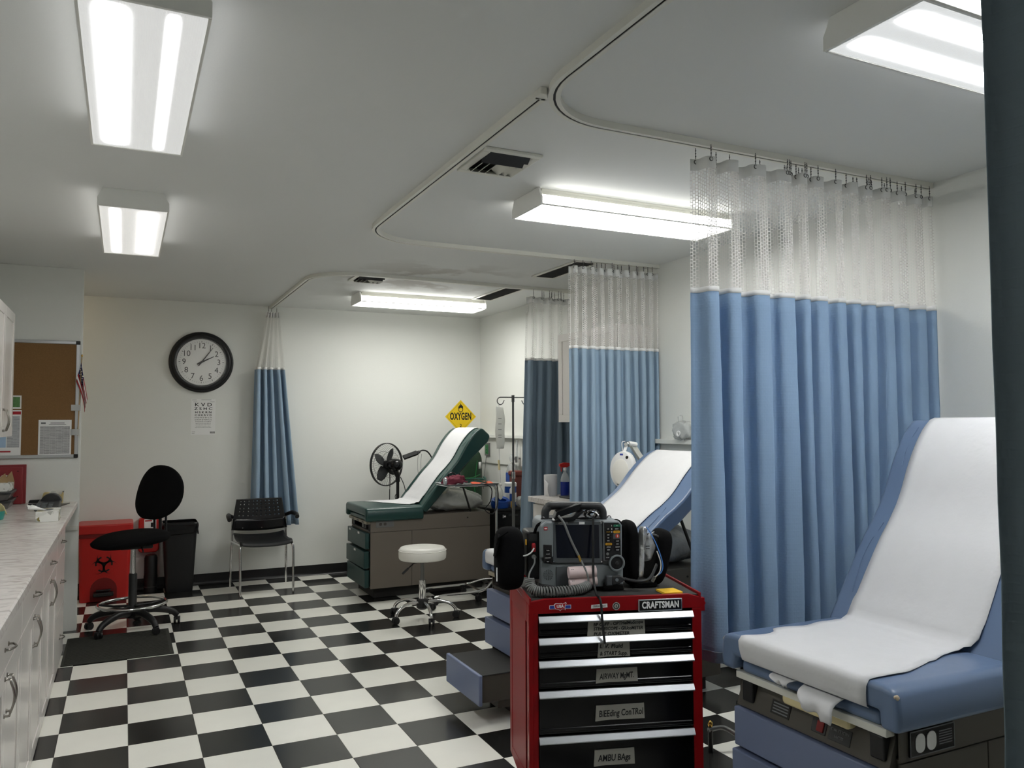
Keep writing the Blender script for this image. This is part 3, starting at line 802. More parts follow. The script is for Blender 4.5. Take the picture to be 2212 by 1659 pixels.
mp_ = tag(MB((-0.52, 0.72, ZK)).prism([(-0.63, 0.60), (-0.43, 0.60), (-0.385, 0.83), (-0.585, 0.83)], 'z', ZK, ZK + 0.004).build('desk_pad', 'black rubber', smooth=0, loc=(-0.52, 0.72, ZK)), 'flat black desk pad lying under the dark device on counter', 'desk pad')
dv = thing('desk_device', 'dark grey handheld desk device with rounded back, beyond the tissue box', 'device', (-0.5, 0.5, ZK))
MB(dv.location).prism([(0.27, ZK + 0.004), (0.62, ZK + 0.006), (0.62, ZK + 0.05), (0.52, ZK + 0.045), (0.27, ZK + 0.02)], 'x', -0.56, -0.425).build('body', 'charcoal plastic', dv, bevel=0.006)
MB(dv.location).prism(arc((-0.485, ZK + 0.03), 0.065, 5, 175, 12), 'y', 0.56, 0.64).build('arched_back', 'charcoal plastic', dv, bevel=0.004)
kr = None
for i in range(3):
    for j in range(4):
        x = -0.545 + i * 0.036; y = 0.30 + j * 0.045
        z = ZK + 0.0225 + (y - 0.27) * 0.1
        if kr is None: kr = o = MB().box(-0.013, 0.013, -0.016, 0.016, 0, 0.004).build('key', 'device dark', dv, bevel=0.001, rot=(0.1, 0, 0))
        else: o = kr.copy(); C.objects.link(o)
        o.location = (x - dv.location.x, y - dv.location.y, z - ZK)
cp = thing('teal_tub', 'small teal tub with cream cloth at the counter edge near picture border', 'tub', (-0.715, -0.1, ZK))
MB().lathe([(0.03, 0), (0.04, 0.045), (0.043, 0.046), (0.043, 0.05), (0.036, 0.05), (0.03, 0.01)], 20).build('tub', 'teal plastic', cp, smooth=40)
MB().grid(lambda u, v: (0.05 * (u - .5) * 2 * (1 - 0.3 * v), 0.04 * math.cos(3 * u) * v, 0.035 + 0.055 * v + 0.008 * math.sin(11 * u)), 10, 6).build('cloth', 'cream plastic', cp, smooth=180, solid=0.003)
tag(MB((-0.72, -0.42, ZK)).box(-0.76, -0.695, -0.46, -0.38, ZK, ZK + 0.012).build('white_packet', 'paper white', bevel=0.002, loc=(-0.72, -0.42, ZK)), 'thin white paper packet lying on the counter in front of teal tub', 'packet')

# ------------------------------------------------------------------ cork board wall
cb = thing('cork_board', 'brown cork board in an aluminium frame with black corner caps', 'cork board', (-0.67, YP, 1.27))
bx0, bx1, bz0, bz1 = XL + 0.004, -0.349, 1.268, 2.129
MB(cb.location).box(bx0, bx1 - 0.01, YP - 0.012, YP - 0.001, bz0 + 0.01, bz1 - 0.01).build('cork_panel', 'cork', cb, smooth=0)
for a, b, c, d in ((bx0, bx1, bz0, bz0 + 0.024), (bx0, bx1, bz1 - 0.024, bz1), (bx1 - 0.024, bx1, bz0, bz1)):
    MB(cb.location).box(a, b, YP - 0.02, YP - 0.001, c, d).build('frame_rail', 'aluminium', cb, bevel=0.003)
for z in (bz0 - 0.002, bz1 - 0.026): MB(cb.location).box(bx1 - 0.027, bx1 + 0.002, YP - 0.0225, YP - 0.001, z, z + 0.028).build('corner_cap', 'black plastic', cb, bevel=0.004)
def sheet_on(name, label, cat, x0, x1, z0, z1, m, y=YP - 0.0126, uv=True):
    p = ((x0 + x1) / 2, y, z0)
    t = thing(name, label, cat, p)
    MB(p).box(x0, x1, y - 0.0008, y, z0, z1).build('sheet', m, t, smooth=0)
    return t
s1 = sheet_on('notice', 'white printed list pinned low on the cork board near its corner', 'notice', -0.604, -0.393, 1.278, 1.546, 'paper white')
MB().box(-0.095, 0.095, -0.0012, -0.0008, 0.02, 0.222).build('printed_list', 'list print', s1, smooth=0, uvbox=(0, -0.095, 0.095, 2, 0.02, 0.222))
MB().box(-0.09, -0.06, -0.0012, -0.0008, 0.238, 0.25).build('letterhead_mark', 'ink grey', s1, smooth=0)
MB().box(-0.03, 0.06, -0.0012, -0.0008, 0.242, 0.247).build('heading', 'ink grey', s1, smooth=0)
MB().box(-0.04, 0.07, -0.0012, -0.0008, 0.231, 0.235).build('heading', 'ink grey', s1, smooth=0)
s2 = sheet_on('leaflet', 'pale leaflet with dark red header pinned at the cork board edge', 'leaflet', -0.955, -0.711, 1.288, 1.616, 'paper white')
MB().box(-0.115, 0.118, -0.0012, -0.0008, 0.297, 0.319).build('header_bar', 'ink red', s2, smooth=0)
MB().box(0.035, 0.112, -0.0012, -0.0008, 0.06, 0.285).build('text_column', 'leaflet print', s2, smooth=0, uvbox=(0, 0.035, 0.112, 2, 0.06, 0.285))
MB().box(-0.115, 0.03, -0.0012, -0.0008, 0.06, 0.17).build('blue_picture', MT.setdefault('pale blue print', mat('pale blue print', (170, 196, 222), rough=0.8)), s2, smooth=0)
MB().box(-0.055, -0.02, -0.0014, -0.0008, 0.08, 0.12).build('dark_emblem', 'ink grey', s2, smooth=0)
MB().box(-0.05, 0.06, -0.0012, -0.0008, 0.026, 0.036).build('footer_line', 'ink red', s2, smooth=0)
s3 = sheet_on('photo_card', 'small white card with green picture above the leaflet', 'card', -0.955, -0.714, 1.626, 1.722, 'paper white')
MB().box(-0.1, 0.112, -0.0012, -0.0008, 0.012, 0.085).build('green_picture', MT.setdefault('grass print', mat('grass print', (90, 130, 80), rough=0.8, var=0.5, vscale=40)), s3, smooth=0)
MB().box(0.0, 0.05, -0.0014, -0.0008, 0.02, 0.075).build('grey_picture', 'ink grey', s3, smooth=0)
# flag taped to the board edge
fl = thing('flag', 'small red white and blue striped flag on a wooden stick taped beside cork board', 'flag', (-0.345, YP - 0.03, 1.43))
MB(fl.location).tube([(-0.352, YP - 0.026, 1.43), (-0.335, YP - 0.035, 2.015)], 0.004, 8).build('stick', 'wood stick', fl)
MB(fl.location).ell((-0.3345, YP - 0.035, 2.02), (0.006, 0.006, 0.012), 8).build('finial', 'gold', fl)
def flagpt(u, v):      # u along hoist (0 bottom..1 top), v down the drooping fly
    z = 1.97 - 0.27 * v - 0.14 * (1 - u) * (1 - 0.3 * v)
    x = -0.338 + 0.045 * v + 0.02 * (1 - u) * math.sin(2.5 * v) - 0.03 * (1 - u)
    y = YP - 0.04 - 0.022 * math.sin(7 * u + 4 * v)
    return (x, y, z)
for k in range(7):
    u0, u1 = k / 7, (k + 1) / 7
    v0 = 0.42 if u0 > 0.4 else 0.0
    MB(fl.location).grid(lambda a, b: flagpt(u0 + (u1 - u0) * a, v0 + (1 - v0) * b), 3, 10).build('stripe', 'ink red' if k % 2 == 0 else 'paper white', fl, smooth=180, solid=0.001)
MB(fl.location).grid(lambda a, b: flagpt(0.42 + 0.58 * a, 0.42 * b), 6, 6).build('canton', 'navy cloth', fl, smooth=180, solid=0.001)
g = MB(fl.location)
for a in range(4):
    for b in range(3):
        p = Vector(flagpt(0.5 + 0.13 * a, 0.07 + 0.13 * b)); g.ell(p + Vector((0, -0.001, 0)), (0.005, 0.002, 0.005), 6)
g.build('star', 'paper white', fl)['kind'] = 'stuff'
for z, x0, x1 in ((1.635, -0.398, -0.337), (1.455, -0.398, -0.34)):
    MB(fl.location).box(x0, x1, YP - 0.041, YP - 0.0205, z - 0.022, z + 0.022).build('tape_strip', 'clear plastic', fl)

# ------------------------------------------------------------------ back wall: clock, chart, sign
ck = thing('wall_clock', 'round wall clock with black rim and white dial on the back wall', 'clock', (0.608, YB, 2.10))
RY = Matrix.Rotation(PI / 2, 4, 'X')      # lathe axis towards -y
MB().ring([(0.22, 0.001), (0.285, 0.001), (0.289, 0.015), (0.285, 0.03), (0.274, 0.036), (0.268, 0.034), (0.262, 0.044), (0.25, 0.05), (0.24, 0.048), (0.234, 0.03), (0.22, 0.03)], 64, RY).build('rim', 'black plastic', ck, smooth=50)
MB().ring([(0.231, 0.02), (0.235, 0.032), (0.229, 0.034), (0.224, 0.022)], 64, RY).build('inner_ring', 'chrome', ck, smooth=50)
MB().lathe([(0.0001, 0.02), (0.228, 0.02), (0.228, 0.022), (0.0001, 0.022)], 64, RY).build('dial', 'paper white', ck, smooth=30)
g = MB(); g5 = MB()
for k in range(60):
    K = Matrix.Rotation(2 * PI * k / 60, 4, 'Y')
    if k % 5: g.box(-0.001, 0.001, -0.0228, -0.022, 0.188, 0.2, K)
    else: g5.box(-0.0025, 0.0025, -0.0228, -0.022, 0.187, 0.202, K)
g.build('minute_mark', 'ink grey', ck, smooth=0)['kind'] = 'stuff'
g5.build('hour_mark', 'ink black', ck, smooth=0)['kind'] = 'stuff'
for h in range(1, 13):
    a = 2 * PI * h / 12
    text(str(h), 0.076, 'ink black', ck, (0.155 * math.sin(a), -0.0224, 0.155 * math.cos(a)), name='numeral', sx=0.95)
def hand(nm, ang, L, w, y):
    K = Matrix.Rotation(math.radians(ang), 4, 'Y')
    MB().prism([(-w * 0.6, -0.045), (w * 0.6, -0.045), (w, 0), (w * 0.35, L), (-w * 0.35, L), (-w, 0)], 'y', y - 0.0015, y, K).build(nm, 'ink black', ck, smooth=0)
hand('hour_hand', 63, 0.125, 0.008, -0.026); hand('minute_hand', 36, 0.172, 0.0065, -0.029)
MB().cyl((0, -0.022, 0), (0, -0.032, 0), 0.009, n=16).build('hand_pin', 'ink black', ck)
MB().lathe([(0.0001, 0.034), (0.23, 0.034), (0.23, 0.0345), (0.0001, 0.0345)], 48, RY).build('glass', MT.setdefault('clock glass', mat('clock glass', (255, 255, 255), rough=0.03, alpha=0.06, var=0)), ck)
ec = thing('eye_chart', 'white letter eye chart taped to the wall below the round clock', 'eye chart', (0.632, YB, 1.411))
MB().box(-0.108, 0.108, -0.0012, -0.0003, 0, 0.34).build('card', 'paper white', ec, smooth=0)
rows = [('K V D', 0.046, 0.284, 1.32), ('Z S H C', 0.034, 0.246, 1.42), ('H S K R N', 0.026, 0.212, 1.32), ('C H K R V D', 0.022, 0.185, 1.26), ('H O N S D C V', 0.015, 0.162, 1.55),
        ('O K H D N R C S', 0.014, 0.142, 1.42), ('V H D N K U O S R C', 0.0095, 0.124, 1.6), ('B D C L K Z V H S R O A', 0.008, 0.108, 1.55), ('H K G B C A N O M P V E S R', 0.0065, 0.093, 1.6), ('P K U E O B T V X R M J H C A Z D I', 0.005, 0.079, 1.65), ('D K N T W U L J S P X V M R A H C F O Y Z B G E', 0.0038, 0.068, 1.7)]
for s, sz, z, sx in rows: text(s, sz, 'ink black', ec, (0, -0.0013, z), name='letter_row', sx=sx, bold=0.0006 if sz > 0.02 else 0.0002)
for x0, x1, z in ((-0.1, -0.06, 0.328), (-0.02, 0.07, 0.331), (-0.09, -0.055, 0.309), (0.06, 0.1, 0.311), (-0.1, -0.07, 0.026), (-0.1, -0.075, 0.012)):
    MB().box(x0, x1, -0.0015, -0.0012, z, z + 0.003).build('small_print', 'ink grey', ec, smooth=0)
g = MB()
for k in range(12): g.box(0.062 + k * 0.0037, 0.062 + k * 0.0037 + (0.0026 if k % 3 else 0.0016), -0.0015, -0.0012, 0.012, 0.03)
g.build('barcode', 'ink black', ec, smooth=0)['kind'] = 'stuff'
sg = thing('oxygen_sign', 'yellow diamond OXYGEN sign with flame symbol on back wall above green exam table', 'sign', (3.272, YB, 1.583))
dm = lambda r: [(0, -r), (r, 0), (0, r), (-r, 0)]
MB().prism(dm(0.183), 'y', -0.002, -0.0003).build('plate', 'yellow sign', sg, smooth=0)
g = MB()
for a in range(4):
    K = Matrix.Rotation(PI / 2 * a, 4, 'Y')
    g.prism([(-0.1635, 0), (0, -0.1635), (0, -0.161), (-0.161, 0)], 'y', -0.0026, -0.002, K)
g.build('border_line', 'ink black', sg, smooth=0)
text('OXYGEN', 0.105, 'ink black', sg, (0, -0.0022, 0.0), name='lettering', sx=0.56, bold=0.004, space=1.06)
text('2', 0.05, 'ink black', sg, (0, -0.0022, -0.100), name='class_number', bold=0.001)
MB().ring([(0.021, 0), (0.028, 0), (0.028, 0.0006), (0.021, 0.0006)], 28, Matrix.Translation((0, -0.002, 0.076)) @ RY).build('flame_ring', 'ink black', sg)
MB().prism([(-0.026, 0.085), (-0.03, 0.115), (-0.02, 0.108), (-0.016, 0.128), (-0.008, 0.118), (0.0, 0.15), (0.008, 0.125), (0.014, 0.133), (0.019, 0.112), (0.028, 0.12), (0.027, 0.085), (0.014, 0.1), (0, 0.104), (-0.014, 0.1)], 'y', -0.0026, -0.002).build('flame_mark', 'ink black', sg, smooth=0)
MB().box(-0.025, 0.025, -0.0026, -0.002, 0.04, 0.043).build('base_line', 'ink black', sg, smooth=0)
# ------------------------------------------------------------------ exam tables
BACK_TOP = [(-0.02, 0.0), (0.1, 0.004), (0.2, 0.007), (0.3, 0.009), (0.36, 0.008), (0.43, 0.001), (0.5, -0.001), (0.55, 0.003), (0.6, 0.012), (0.66, 0.023), (0.72, 0.029), (0.78, 0.031), (0.84, 0.026), (0.885, 0.012), (0.902, -0.008)]
BACK_BOT = [(0.9, -0.098), (0.885, -0.112), (0.84, -0.126), (0.69, -0.108), (0.52, -0.086), (0.42, -0.088), (0.22, -0.076), (0.02, -0.066), (-0.02, -0.058)]
HX, HZ = 0.485, 0.775       # hinge, local
def along_back(ang):
    a = math.radians(ang)
    return lambda d, n: (HX + d * math.cos(a) - n * math.sin(a), HZ + d * math.sin(a) + n * math.cos(a))
def exam_table(cy, ang, vinyl, front, label, tan='tan laminate', step=0.0, grime=False, plate='tan laminate', seat_len=0.50):
    t = thing('exam_table', label, 'exam table', (1.85, cy, 0), 0, 'padded exam tables')
    MB().box(0.075, 1.10, -0.25, 0.25, 0.0005, 0.097).build('plinth', 'recess black', t, bevel=0.004)
    b = MB().box(0.035, 1.15, -0.308, 0.308, 0.095, 0.57).box(0.2, 1.15, -0.308, 0.308, 0.57, 0.688).box(0.3, 1.152, -0.31, 0.31, 0.688, 0.702)
    b.box(0.03, 0.2, -0.308, 0.308, 0.57, 0.582)
    b.build('cabinet', tan, t, smooth=0, bevel=0.002)
    for s in (-1, 1):
        y0, y1 = (s * 0.3085, s * 0.3155) if s > 0 else (s * 0.3155, s * 0.3085)
        MB().box(0.028, 0.398, y0, y1, 0.092, 0.57).build('side_panel', tan, t, smooth=0, bevel=0.0015)
        MB().box(0.402, 1.152, y0, y1, 0.092, 0.57).build('side_panel', tan, t, smooth=0, bevel=0.0015)
        MB().box(0.028, 1.152, y0, y1, 0.574, 0.70).build('side_band', tan, t, smooth=0, bevel=0.0015)
    # open bay above the drawers: rails, brackets, switch panel
    old = plate == 'tan laminate'
    MB().box(0.03, 0.198, -0.30, 0.30, 0.583, 0.59).build('bay_floor', 'recess black', t, smooth=0)
    if old: MB().box(0.1, 0.13, -0.30, 0.30, 0.585, 0.655).build('bay_back', 'dark tan laminate', t, smooth=0)
    else: MB().prism([(0.0, 0.552), (0.05, 0.552), (0.05, 0.65), (0.034, 0.65)], 'y', -0.30, 0.30).build('bay_back', 'dark tan laminate', t, smooth=0)
    for y in (-0.262, 0.25): MB().box(0.0 if not old else 0.03, 0.1, y - 0.024, y + 0.024, 0.572, 0.64).build('bracket', 'black plastic', t, bevel=0.005)
    MB().box(-0.004, 0.03, -0.298, 0.298, 0.642, 0.665).build('footrest_trim', 'trim metal' if old else 'white metal', t, bevel=0.002)
    MB().box(0.0, 0.36, -0.276, 0.276, 0.665, 0.706).build('footrest_pad', vinyl, t, bevel=0.014, seg=3)
    if not old:
        BR = Matrix.Translation((0.0, 0, 0.552)) @ Matrix.Rotation(math.atan2(0.034, 0.098), 4, 'Y')      # face of the sloped bay panel
        MB().box(-0.003, 0.0005, -0.075, -0.02, 0.018, 0.062, BR).build('switch_plate', 'charcoal plastic', t, bevel=0.002)
        MB().box(-0.008, -0.002, -0.068, -0.042, 0.024, 0.056, BR).build('rocker_switch', 'dark red plastic', t, bevel=0.002)
        cl = MB().box(-0.002, 0.0005, -0.165, -0.085, 0.016, 0.06, BR).build('caution_plate', 'charcoal plastic', t, bevel=0.001)
        for s_, h_ in (('CAUTION', 0.047), ('HOT', 0.029)):
            q_ = BR @ Vector((-0.0026, -0.125, h_)); text(s_, 0.015, 'ink grey', cl, q_, rot=(PI / 2, -0.0, -PI / 2), name='caution_text', bold=0.0004)
        np_ = MB().box(-0.002, 0.0005, 0.07, 0.15, 0.018, 0.06, BR).build('rating_plate', 'recess black', t)
        for k in range(4): MB().box(-0.0028, -0.0018, 0.078, 0.142, 0.024 + k * 0.009, 0.028 + k * 0.009, BR).build('small_print', 'ink grey', np_, smooth=0)
        MB().prism(rrect(-0.17, 0.09, 0.618, 0.65, 0.012), 'x', -0.002, 0.095).build('warming_tray', 'cream plastic', t, bevel=0.006)
    else:
        for y in (-0.18, -0.02, 0.14): MB().box(-0.008, -0.004, y - 0.022, y + 0.022, 0.649, 0.658).build('rail_clip', 'charcoal plastic', t)
        sw = MB().box(0.03, 0.1, -0.14, -0.03, 0.59, 0.632).build('switch_box', 'matte grey metal', t, bevel=0.004)
        MB().box(0.027, 0.031, -0.12, -0.09, 0.596, 0.626).build('rocker_switch', 'black plastic', sw)
    zs = ((0.42 if not old else 0.43, 0.547 if not old else 0.566, 0.0), (0.266, 0.41, 0.012), (0.1, 0.25, 0.004))
    for k, (z0, z1, dx) in enumerate(zs):
        if step and k == 2: continue
        d = MB().box(-0.014 - dx, 0.02, -0.3, 0.3, z0, z1).box(0.02, 0.034, -0.28, 0.28, z0 + 0.004, z1 - 0.004).build('drawer', front, t, bevel=0.004)
        if not grime and front == 'green front':
            for y in ((-0.08, 0.22) if k == 0 else ((-0.0,) if k == 1 else ())):
                MB().box(-0.0152 - dx, -0.0138 - dx, y - 0.028, y + 0.028, z1 - 0.026, z1 - 0.008).build('label_tag', 'paper white', d, smooth=0)
    if step:
        st = MB().box(-step, 0.05, -0.21, 0.21, 0.115, 0.246).build('step_box', 'dark tan laminate', t, smooth=0, bevel=0.002)
        MB().box(-step, 0.04, -0.213, 0.213, 0.246, 0.252).build('step_tread', 'cart liner', st, smooth=0)
        MB().box(-step - 0.02, -step, -0.225, 0.225, 0.105, 0.256).build('step_front', front, st, bevel=0.005, seg=3)
        MB().box(-step + 0.1, 0.05, -0.19, 0.19, 0.07, 0.112).build('step_runner', 'dark tan laminate', st, smooth=0)
        MB().box(-step + 0.22, -step + 0.26, -0.18, 0.18, 0.0005, 0.1).build('step_leg', 'recess black', st, smooth=0)
    # seat cushion: notched underside for the footrest
    sec = [(-0.35, 0.668), (-0.29, 0.668), (-0.287, 0.716), (0.287, 0.716), (0.29, 0.668), (0.35, 0.668), (0.354, 0.70), (0.35, 0.762), (0.335, 0.782), (0.3, 0.788), (-0.3, 0.788), (-0.335, 0.782), (-0.35, 0.762), (-0.354, 0.70)]
    MB().prism(sec, 'x', -0.022, seat_len).build('seat_cushion', vinyl, t, smooth=50, bevel=0.016, seg=4)
    P = along_back(ang)
    poly = [P(d, n) for d, n in BACK_TOP + BACK_BOT]
    g = MB()
    for s in (0,): g.prism(poly, 'y', -0.35, 0.35)
    g.build('back_cushion', vinyl, t, smooth=40, bevel=0.014, seg=4)
    bp = [P(d, n) for d, n in ((0.0, -0.055), (0.78, -0.1), (0.78, -0.135), (0.0, -0.085))]
    MB().prism(bp, 'y', -0.27, 0.27).build('back_board', 'recess black', t, smooth=0)
    pa = P(0.46, -0.095)
    for y in (-0.285, 0.285): MB().cyl((pa[0], y, pa[1]), (min(1.08, pa[0] + 0.12), y, 0.7), 0.009, n=8).build('support_strut', 'recess black', t)
    MB().cyl((HX - 0.01, -0.3, HZ - 0.085), (HX - 0.01, 0.3, HZ - 0.085), 0.012, n=10).build('hinge_rod', 'dark steel', t)
    # side outlet plate
    if plate == 'tan laminate':
        o = MB().prism(rrect(0.075, 0.235, 0.612, 0.668, 0.008), 'y', -0.3195, -0.3155).build('outlet_plate', 'matte grey metal', t, bevel=0.001)
        for k in range(2):
            x = 0.115 + 0.04 * k
            MB().prism(rrect(x - 0.013, x + 0.013, 0.628, 0.652, 0.008), 'y', -0.3205, -0.3195).build('socket', 'dark tan laminate', o)
        for k in range(4): MB().box(0.185, 0.225, -0.3203, -0.3194, 0.624 + 0.01 * k, 0.629 + 0.01 * k).build('small_print', 'ink grey', o, smooth=0)
        MB().cyl((0.93, -0.3155, 0.655), (0.93, -0.3185, 0.655), 0.006).build('lock', 'ink black', t)
    else:
        o = MB().prism(rrect(0.06, 0.245, 0.585, 0.655, 0.003), 'y', -0.3215, -0.3155).build('outlet_plate', 'black gloss', t)
        for a, b, c, d in ((0.06, 0.245, 0.585, 0.588), (0.06, 0.245, 0.652, 0.655), (0.06, 0.063, 0.585, 0.655), (0.242, 0.245, 0.585, 0.655)):
            MB().box(a, b, -0.3225, -0.3215, c, d).build('plate_border', 'ink grey', o, smooth=0)
        for k in range(2):
            x = 0.1 + 0.046 * k
            s_ = MB().prism(rrect(x - 0.019, x + 0.019, 0.594, 0.646, 0.018), 'y', -0.3245, -0.3215).build('socket', 'white plastic', o, bevel=0.001)
            for dz in (0.01, -0.01):
                for dx in (-0.006, 0.006): MB().box(x + dx - 0.0012, x + dx + 0.0012, -0.325, -0.3244, 0.62 + dz - 0.004, 0.62 + dz + 0.004)
        for k in range(6): MB().box(0.18, 0.234, -0.3222, -0.3214, 0.602 + 0.007 * k, 0.605 + 0.007 * k).build('small_print', 'ink grey', o, smooth=0)
    if grime:
        rt_ = random.Random(9)
        for y in (-1, 1):
            g = MB()
            for k in range(6):
                g.ell((-0.0135 + rt_.uniform(-0.002, 0.004), y * (0.3425 + rt_.uniform(-0.004, 0.002)), 0.762 + rt_.uniform(-0.012, 0.012)), (rt_.uniform(0.004, 0.007), rt_.uniform(0.004, 0.007), rt_.uniform(0.005, 0.009)), 7)
            g.build('torn_foam', 'chipped foam', t)['kind'] = 'stuff'
    # upholstery seam lines on the vinyl border of the back
    for s in (-1, 1):
        g = MB(); pts = []
        for k in range(12):
            d = 0.12 + 0.3 * k / 11; n = 0.0105 if d < 0.36 else 0.005
            p = P(d, n); pts.append((p[0], s * (0.285 + 0.02 * math.sin(PI * k / 11)), p[1]))
        g.tube(pts, 0.0018, 5)
        g.build('seam', vinyl, t, smooth=60); g = MB(); pts = []
        for k in range(8):
            d = 0.66 + 0.18 * k / 7; p = P(d, 0.029); pts.append((p[0], s * (0.29 + 0.012 * math.sin(PI * k / 7)), p[1]))
        g.tube(pts, 0.0018, 5)
        g.build('seam', vinyl, t, smooth=60)
    return t, P
def interp(tab, d):
    for (a, x), (b, y) in zip(tab, tab[1:]):
        if d <= b: return x + (y - x) * max(0, (d - a)) / (b - a)
    return tab[-1][1]
def paper(cy, ang, label, yl, yr, start, edge, seed, wrap=False, gap=0.0035, top_wrap=0.05):
    """one strip of paper over the back and seat; edge(s) shifts the side edges, start = where it ends on the seat (near, far)"""
    rr = random.Random(seed); P = along_back(ang)
    path = []                       # (x, z) from the head down to the foot
    p0 = P(0.9, -0.05); path.append((p0[0] + gap * 1.5, p0[1]))
    q = P(0.906, -0.004 + gap); path.append(q)
    for k in range(30):
        d = 0.885 - (0.885 - 0.03) * k / 29
        path.append(P(d, interp(BACK_TOP, d) + gap + (0.002 if d > 0.1 else 0.008)))
    xs = HX - 0.03; 
    path += [(xs + 0.012, 0.806), (xs - 0.006, 0.797), (xs - 0.03, 0.792 + gap)]
    nseat = len(path)
    x_end = -0.024 if wrap else min(start)
    for k in range(1, 20): path.append((xs - 0.03 + (x_end - xs + 0.03) * k / 19, 0.788 + gap + 0.001))
    if wrap:
        path[-1] = (-0.016, 0.787 + gap)
        path += [(-0.0265 - gap * .3, 0.775), (-0.0285, 0.755), (-0.028, 0.735), (-0.026, 0.718), (-0.018, 0.7125)]
    n = len(path); nv = 16
    L = [0]
    for a, b in zip(path, path[1:]): L.append(L[-1] + math.hypot(a[0] - b[0], a[1] - b[1]))
    g = MB((1.85, cy, 0))
    def fn(u, v):
        i = min(int(u * (n - 1) + 1e-6), n - 2); fr = u * (n - 1) - i
        x = path[i][0] * (1 - fr) + path[i + 1][0] * fr; z = path[i][1] * (1 - fr) + path[i + 1][1] * fr
        a, b = edge(L[i] * (1 - fr) + L[i + 1] * fr)
        y = (yl + a) * (1 - v) + (yr + b) * v
        if not wrap and u * (n - 1) > nseat:
            lim = start[0] * (1 - v) + start[1] * v + 0.012 * math.sin(v * 17 + seed)
            x = max(x, lim)
        z += 0.0012 * math.sin(v * 9 + x * 21) * (1 if 0.02 < u < 0.97 else 0)
        return (x + 1.85, y + cy, z)
    g.grid(fn, n - 1, nv)
    o = g.build('table_paper', 'exam paper', smooth=180, solid=0.0012, loc=(1.85, cy, 0))
    tag(o, label, 'paper', 'paper strips on the exam tables')
    return o

exam_table(1.305, 50, 'green vinyl', 'green front', 'dark green padded exam table with tan cabinet sides near back wall')
paper(1.305, 50, 'white paper strip on the dark green exam table under the oxygen sign', -0.235, 0.245, (0.395, 0.13), lambda s: (0.03 * math.sin(s * 3), 0.0), 1)
exam_table(-1.85, 38, 'blue vinyl', 'blue front', 'blue padded exam table with pulled out step behind red tool cart', tan='dark tan laminate', step=0.27)
paper(-1.85, 38, 'white paper strip on the blue exam table behind the red tool cart', -0.20, 0.285, None, lambda s: (-0.03 * math.sin(s * 3.2), 0.0), 2, wrap=True)
exam_table(-3.91, 55.5, 'blue vinyl', 'blue front', 'nearest blue padded exam table with torn vinyl corners and steep back', tan='dark tan laminate', plate='black', grime=True)
P3 = paper(-3.91, 55.5, 'wide white paper strip on the nearest steep blue exam table', -0.215, 0.265, None,
      lambda s: (0.01 * math.sin(s * 5) + (0.03 * math.sin((s - 0.9) * 14) if 0.92 < s < 1.15 else 0) - (0.05 * min(1, max(0, s - 1.15) / 0.15)), (0.012 * math.sin(s * 31) if s > 0.95 else 0) - 0.02 * (s > 1.3)), 3, wrap=True)
# torn paper ends caught under the nearest cushion
def scrap(pts, ny, label, nm='torn_paper'):
    g = MB(pts[0])
    n = len(pts)
    g.grid(lambda u, v: tuple(Vector(pts[0]).lerp(Vector(pts[1]), u).lerp(Vector(pts[3]).lerp(Vector(pts[2]), u), v) + Vector((-0.022 * math.sin(PI * v) - 0.01 * math.sin(8 * u) * v, 0.008 * math.sin(6 * v), 0.004 * math.sin(13 * u) * v))), 12, 8)
    return tag(g.build(nm, 'exam paper', smooth=180, solid=0.001, loc=pts[0]), label, 'paper')
scrap([(1.838, -4.08, 0.712), (1.838, -3.93, 0.712), (1.80, -3.955, 0.655), (1.795, -4.06, 0.635)], 0, 'crumpled torn paper end hanging over the footrest bar of nearest table')
scrap([(1.838, -3.90, 0.711), (1.838, -3.80, 0.711), (1.828, -3.83, 0.688), (1.828, -3.86, 0.680)], 0, 'small torn paper scrap hanging below the nearest table cushion')

# bagged pillows
def pillow(c, r, rot, label, m, seed):
    rr = random.Random(seed)
    ph = [rr.uniform(0, 6) for _ in range(8)]
    def fn(u, v):
        a = 2 * PI * u; b = -PI / 2 + PI * v
        sg = lambda q, e: math.copysign(abs(q) ** e, q)
        x = sg(math.cos(b), 0.8) * sg(math.cos(a), 0.55); y = sg(math.cos(b), 0.8) * sg(math.sin(a), 0.55); z = sg(math.sin(b), 0.9)
        w = 1 + 0.05 * math.sin(7 * a + ph[0] + 5 * b) + 0.04 * math.sin(13 * a + ph[1]) * math.cos(6 * b + ph[2]) + 0.03 * math.sin(23 * a + 9 * b + ph[3])
        return (x * r[0] * w, y * r[1] * w, z * r[2] * w * (1 - 0.25 * (abs(x) ** 4 + abs(y) ** 4) / 2))
    g = MB().grid(fn, 56, 24, closed=True)
    o = g.build('bagged_pillow', m, smooth=180, loc=c, rot=rot)
    return tag(o, label, 'pillow', 'pillows in clear plastic bags')
pillow((2.72, 1.29, 0.80), (0.28, 0.235, 0.098), (0.05, 0.02, 0.05), 'pillow in milky plastic bag lying under the raised green back cushion', 'milky bag', 3)
pillow((2.74, -1.87, 0.81), (0.27, 0.23, 0.108), (0.05, 0.0, 0.1), 'pillow in greyish plastic bag lying under the raised back of middle table', 'grey bag', 5)

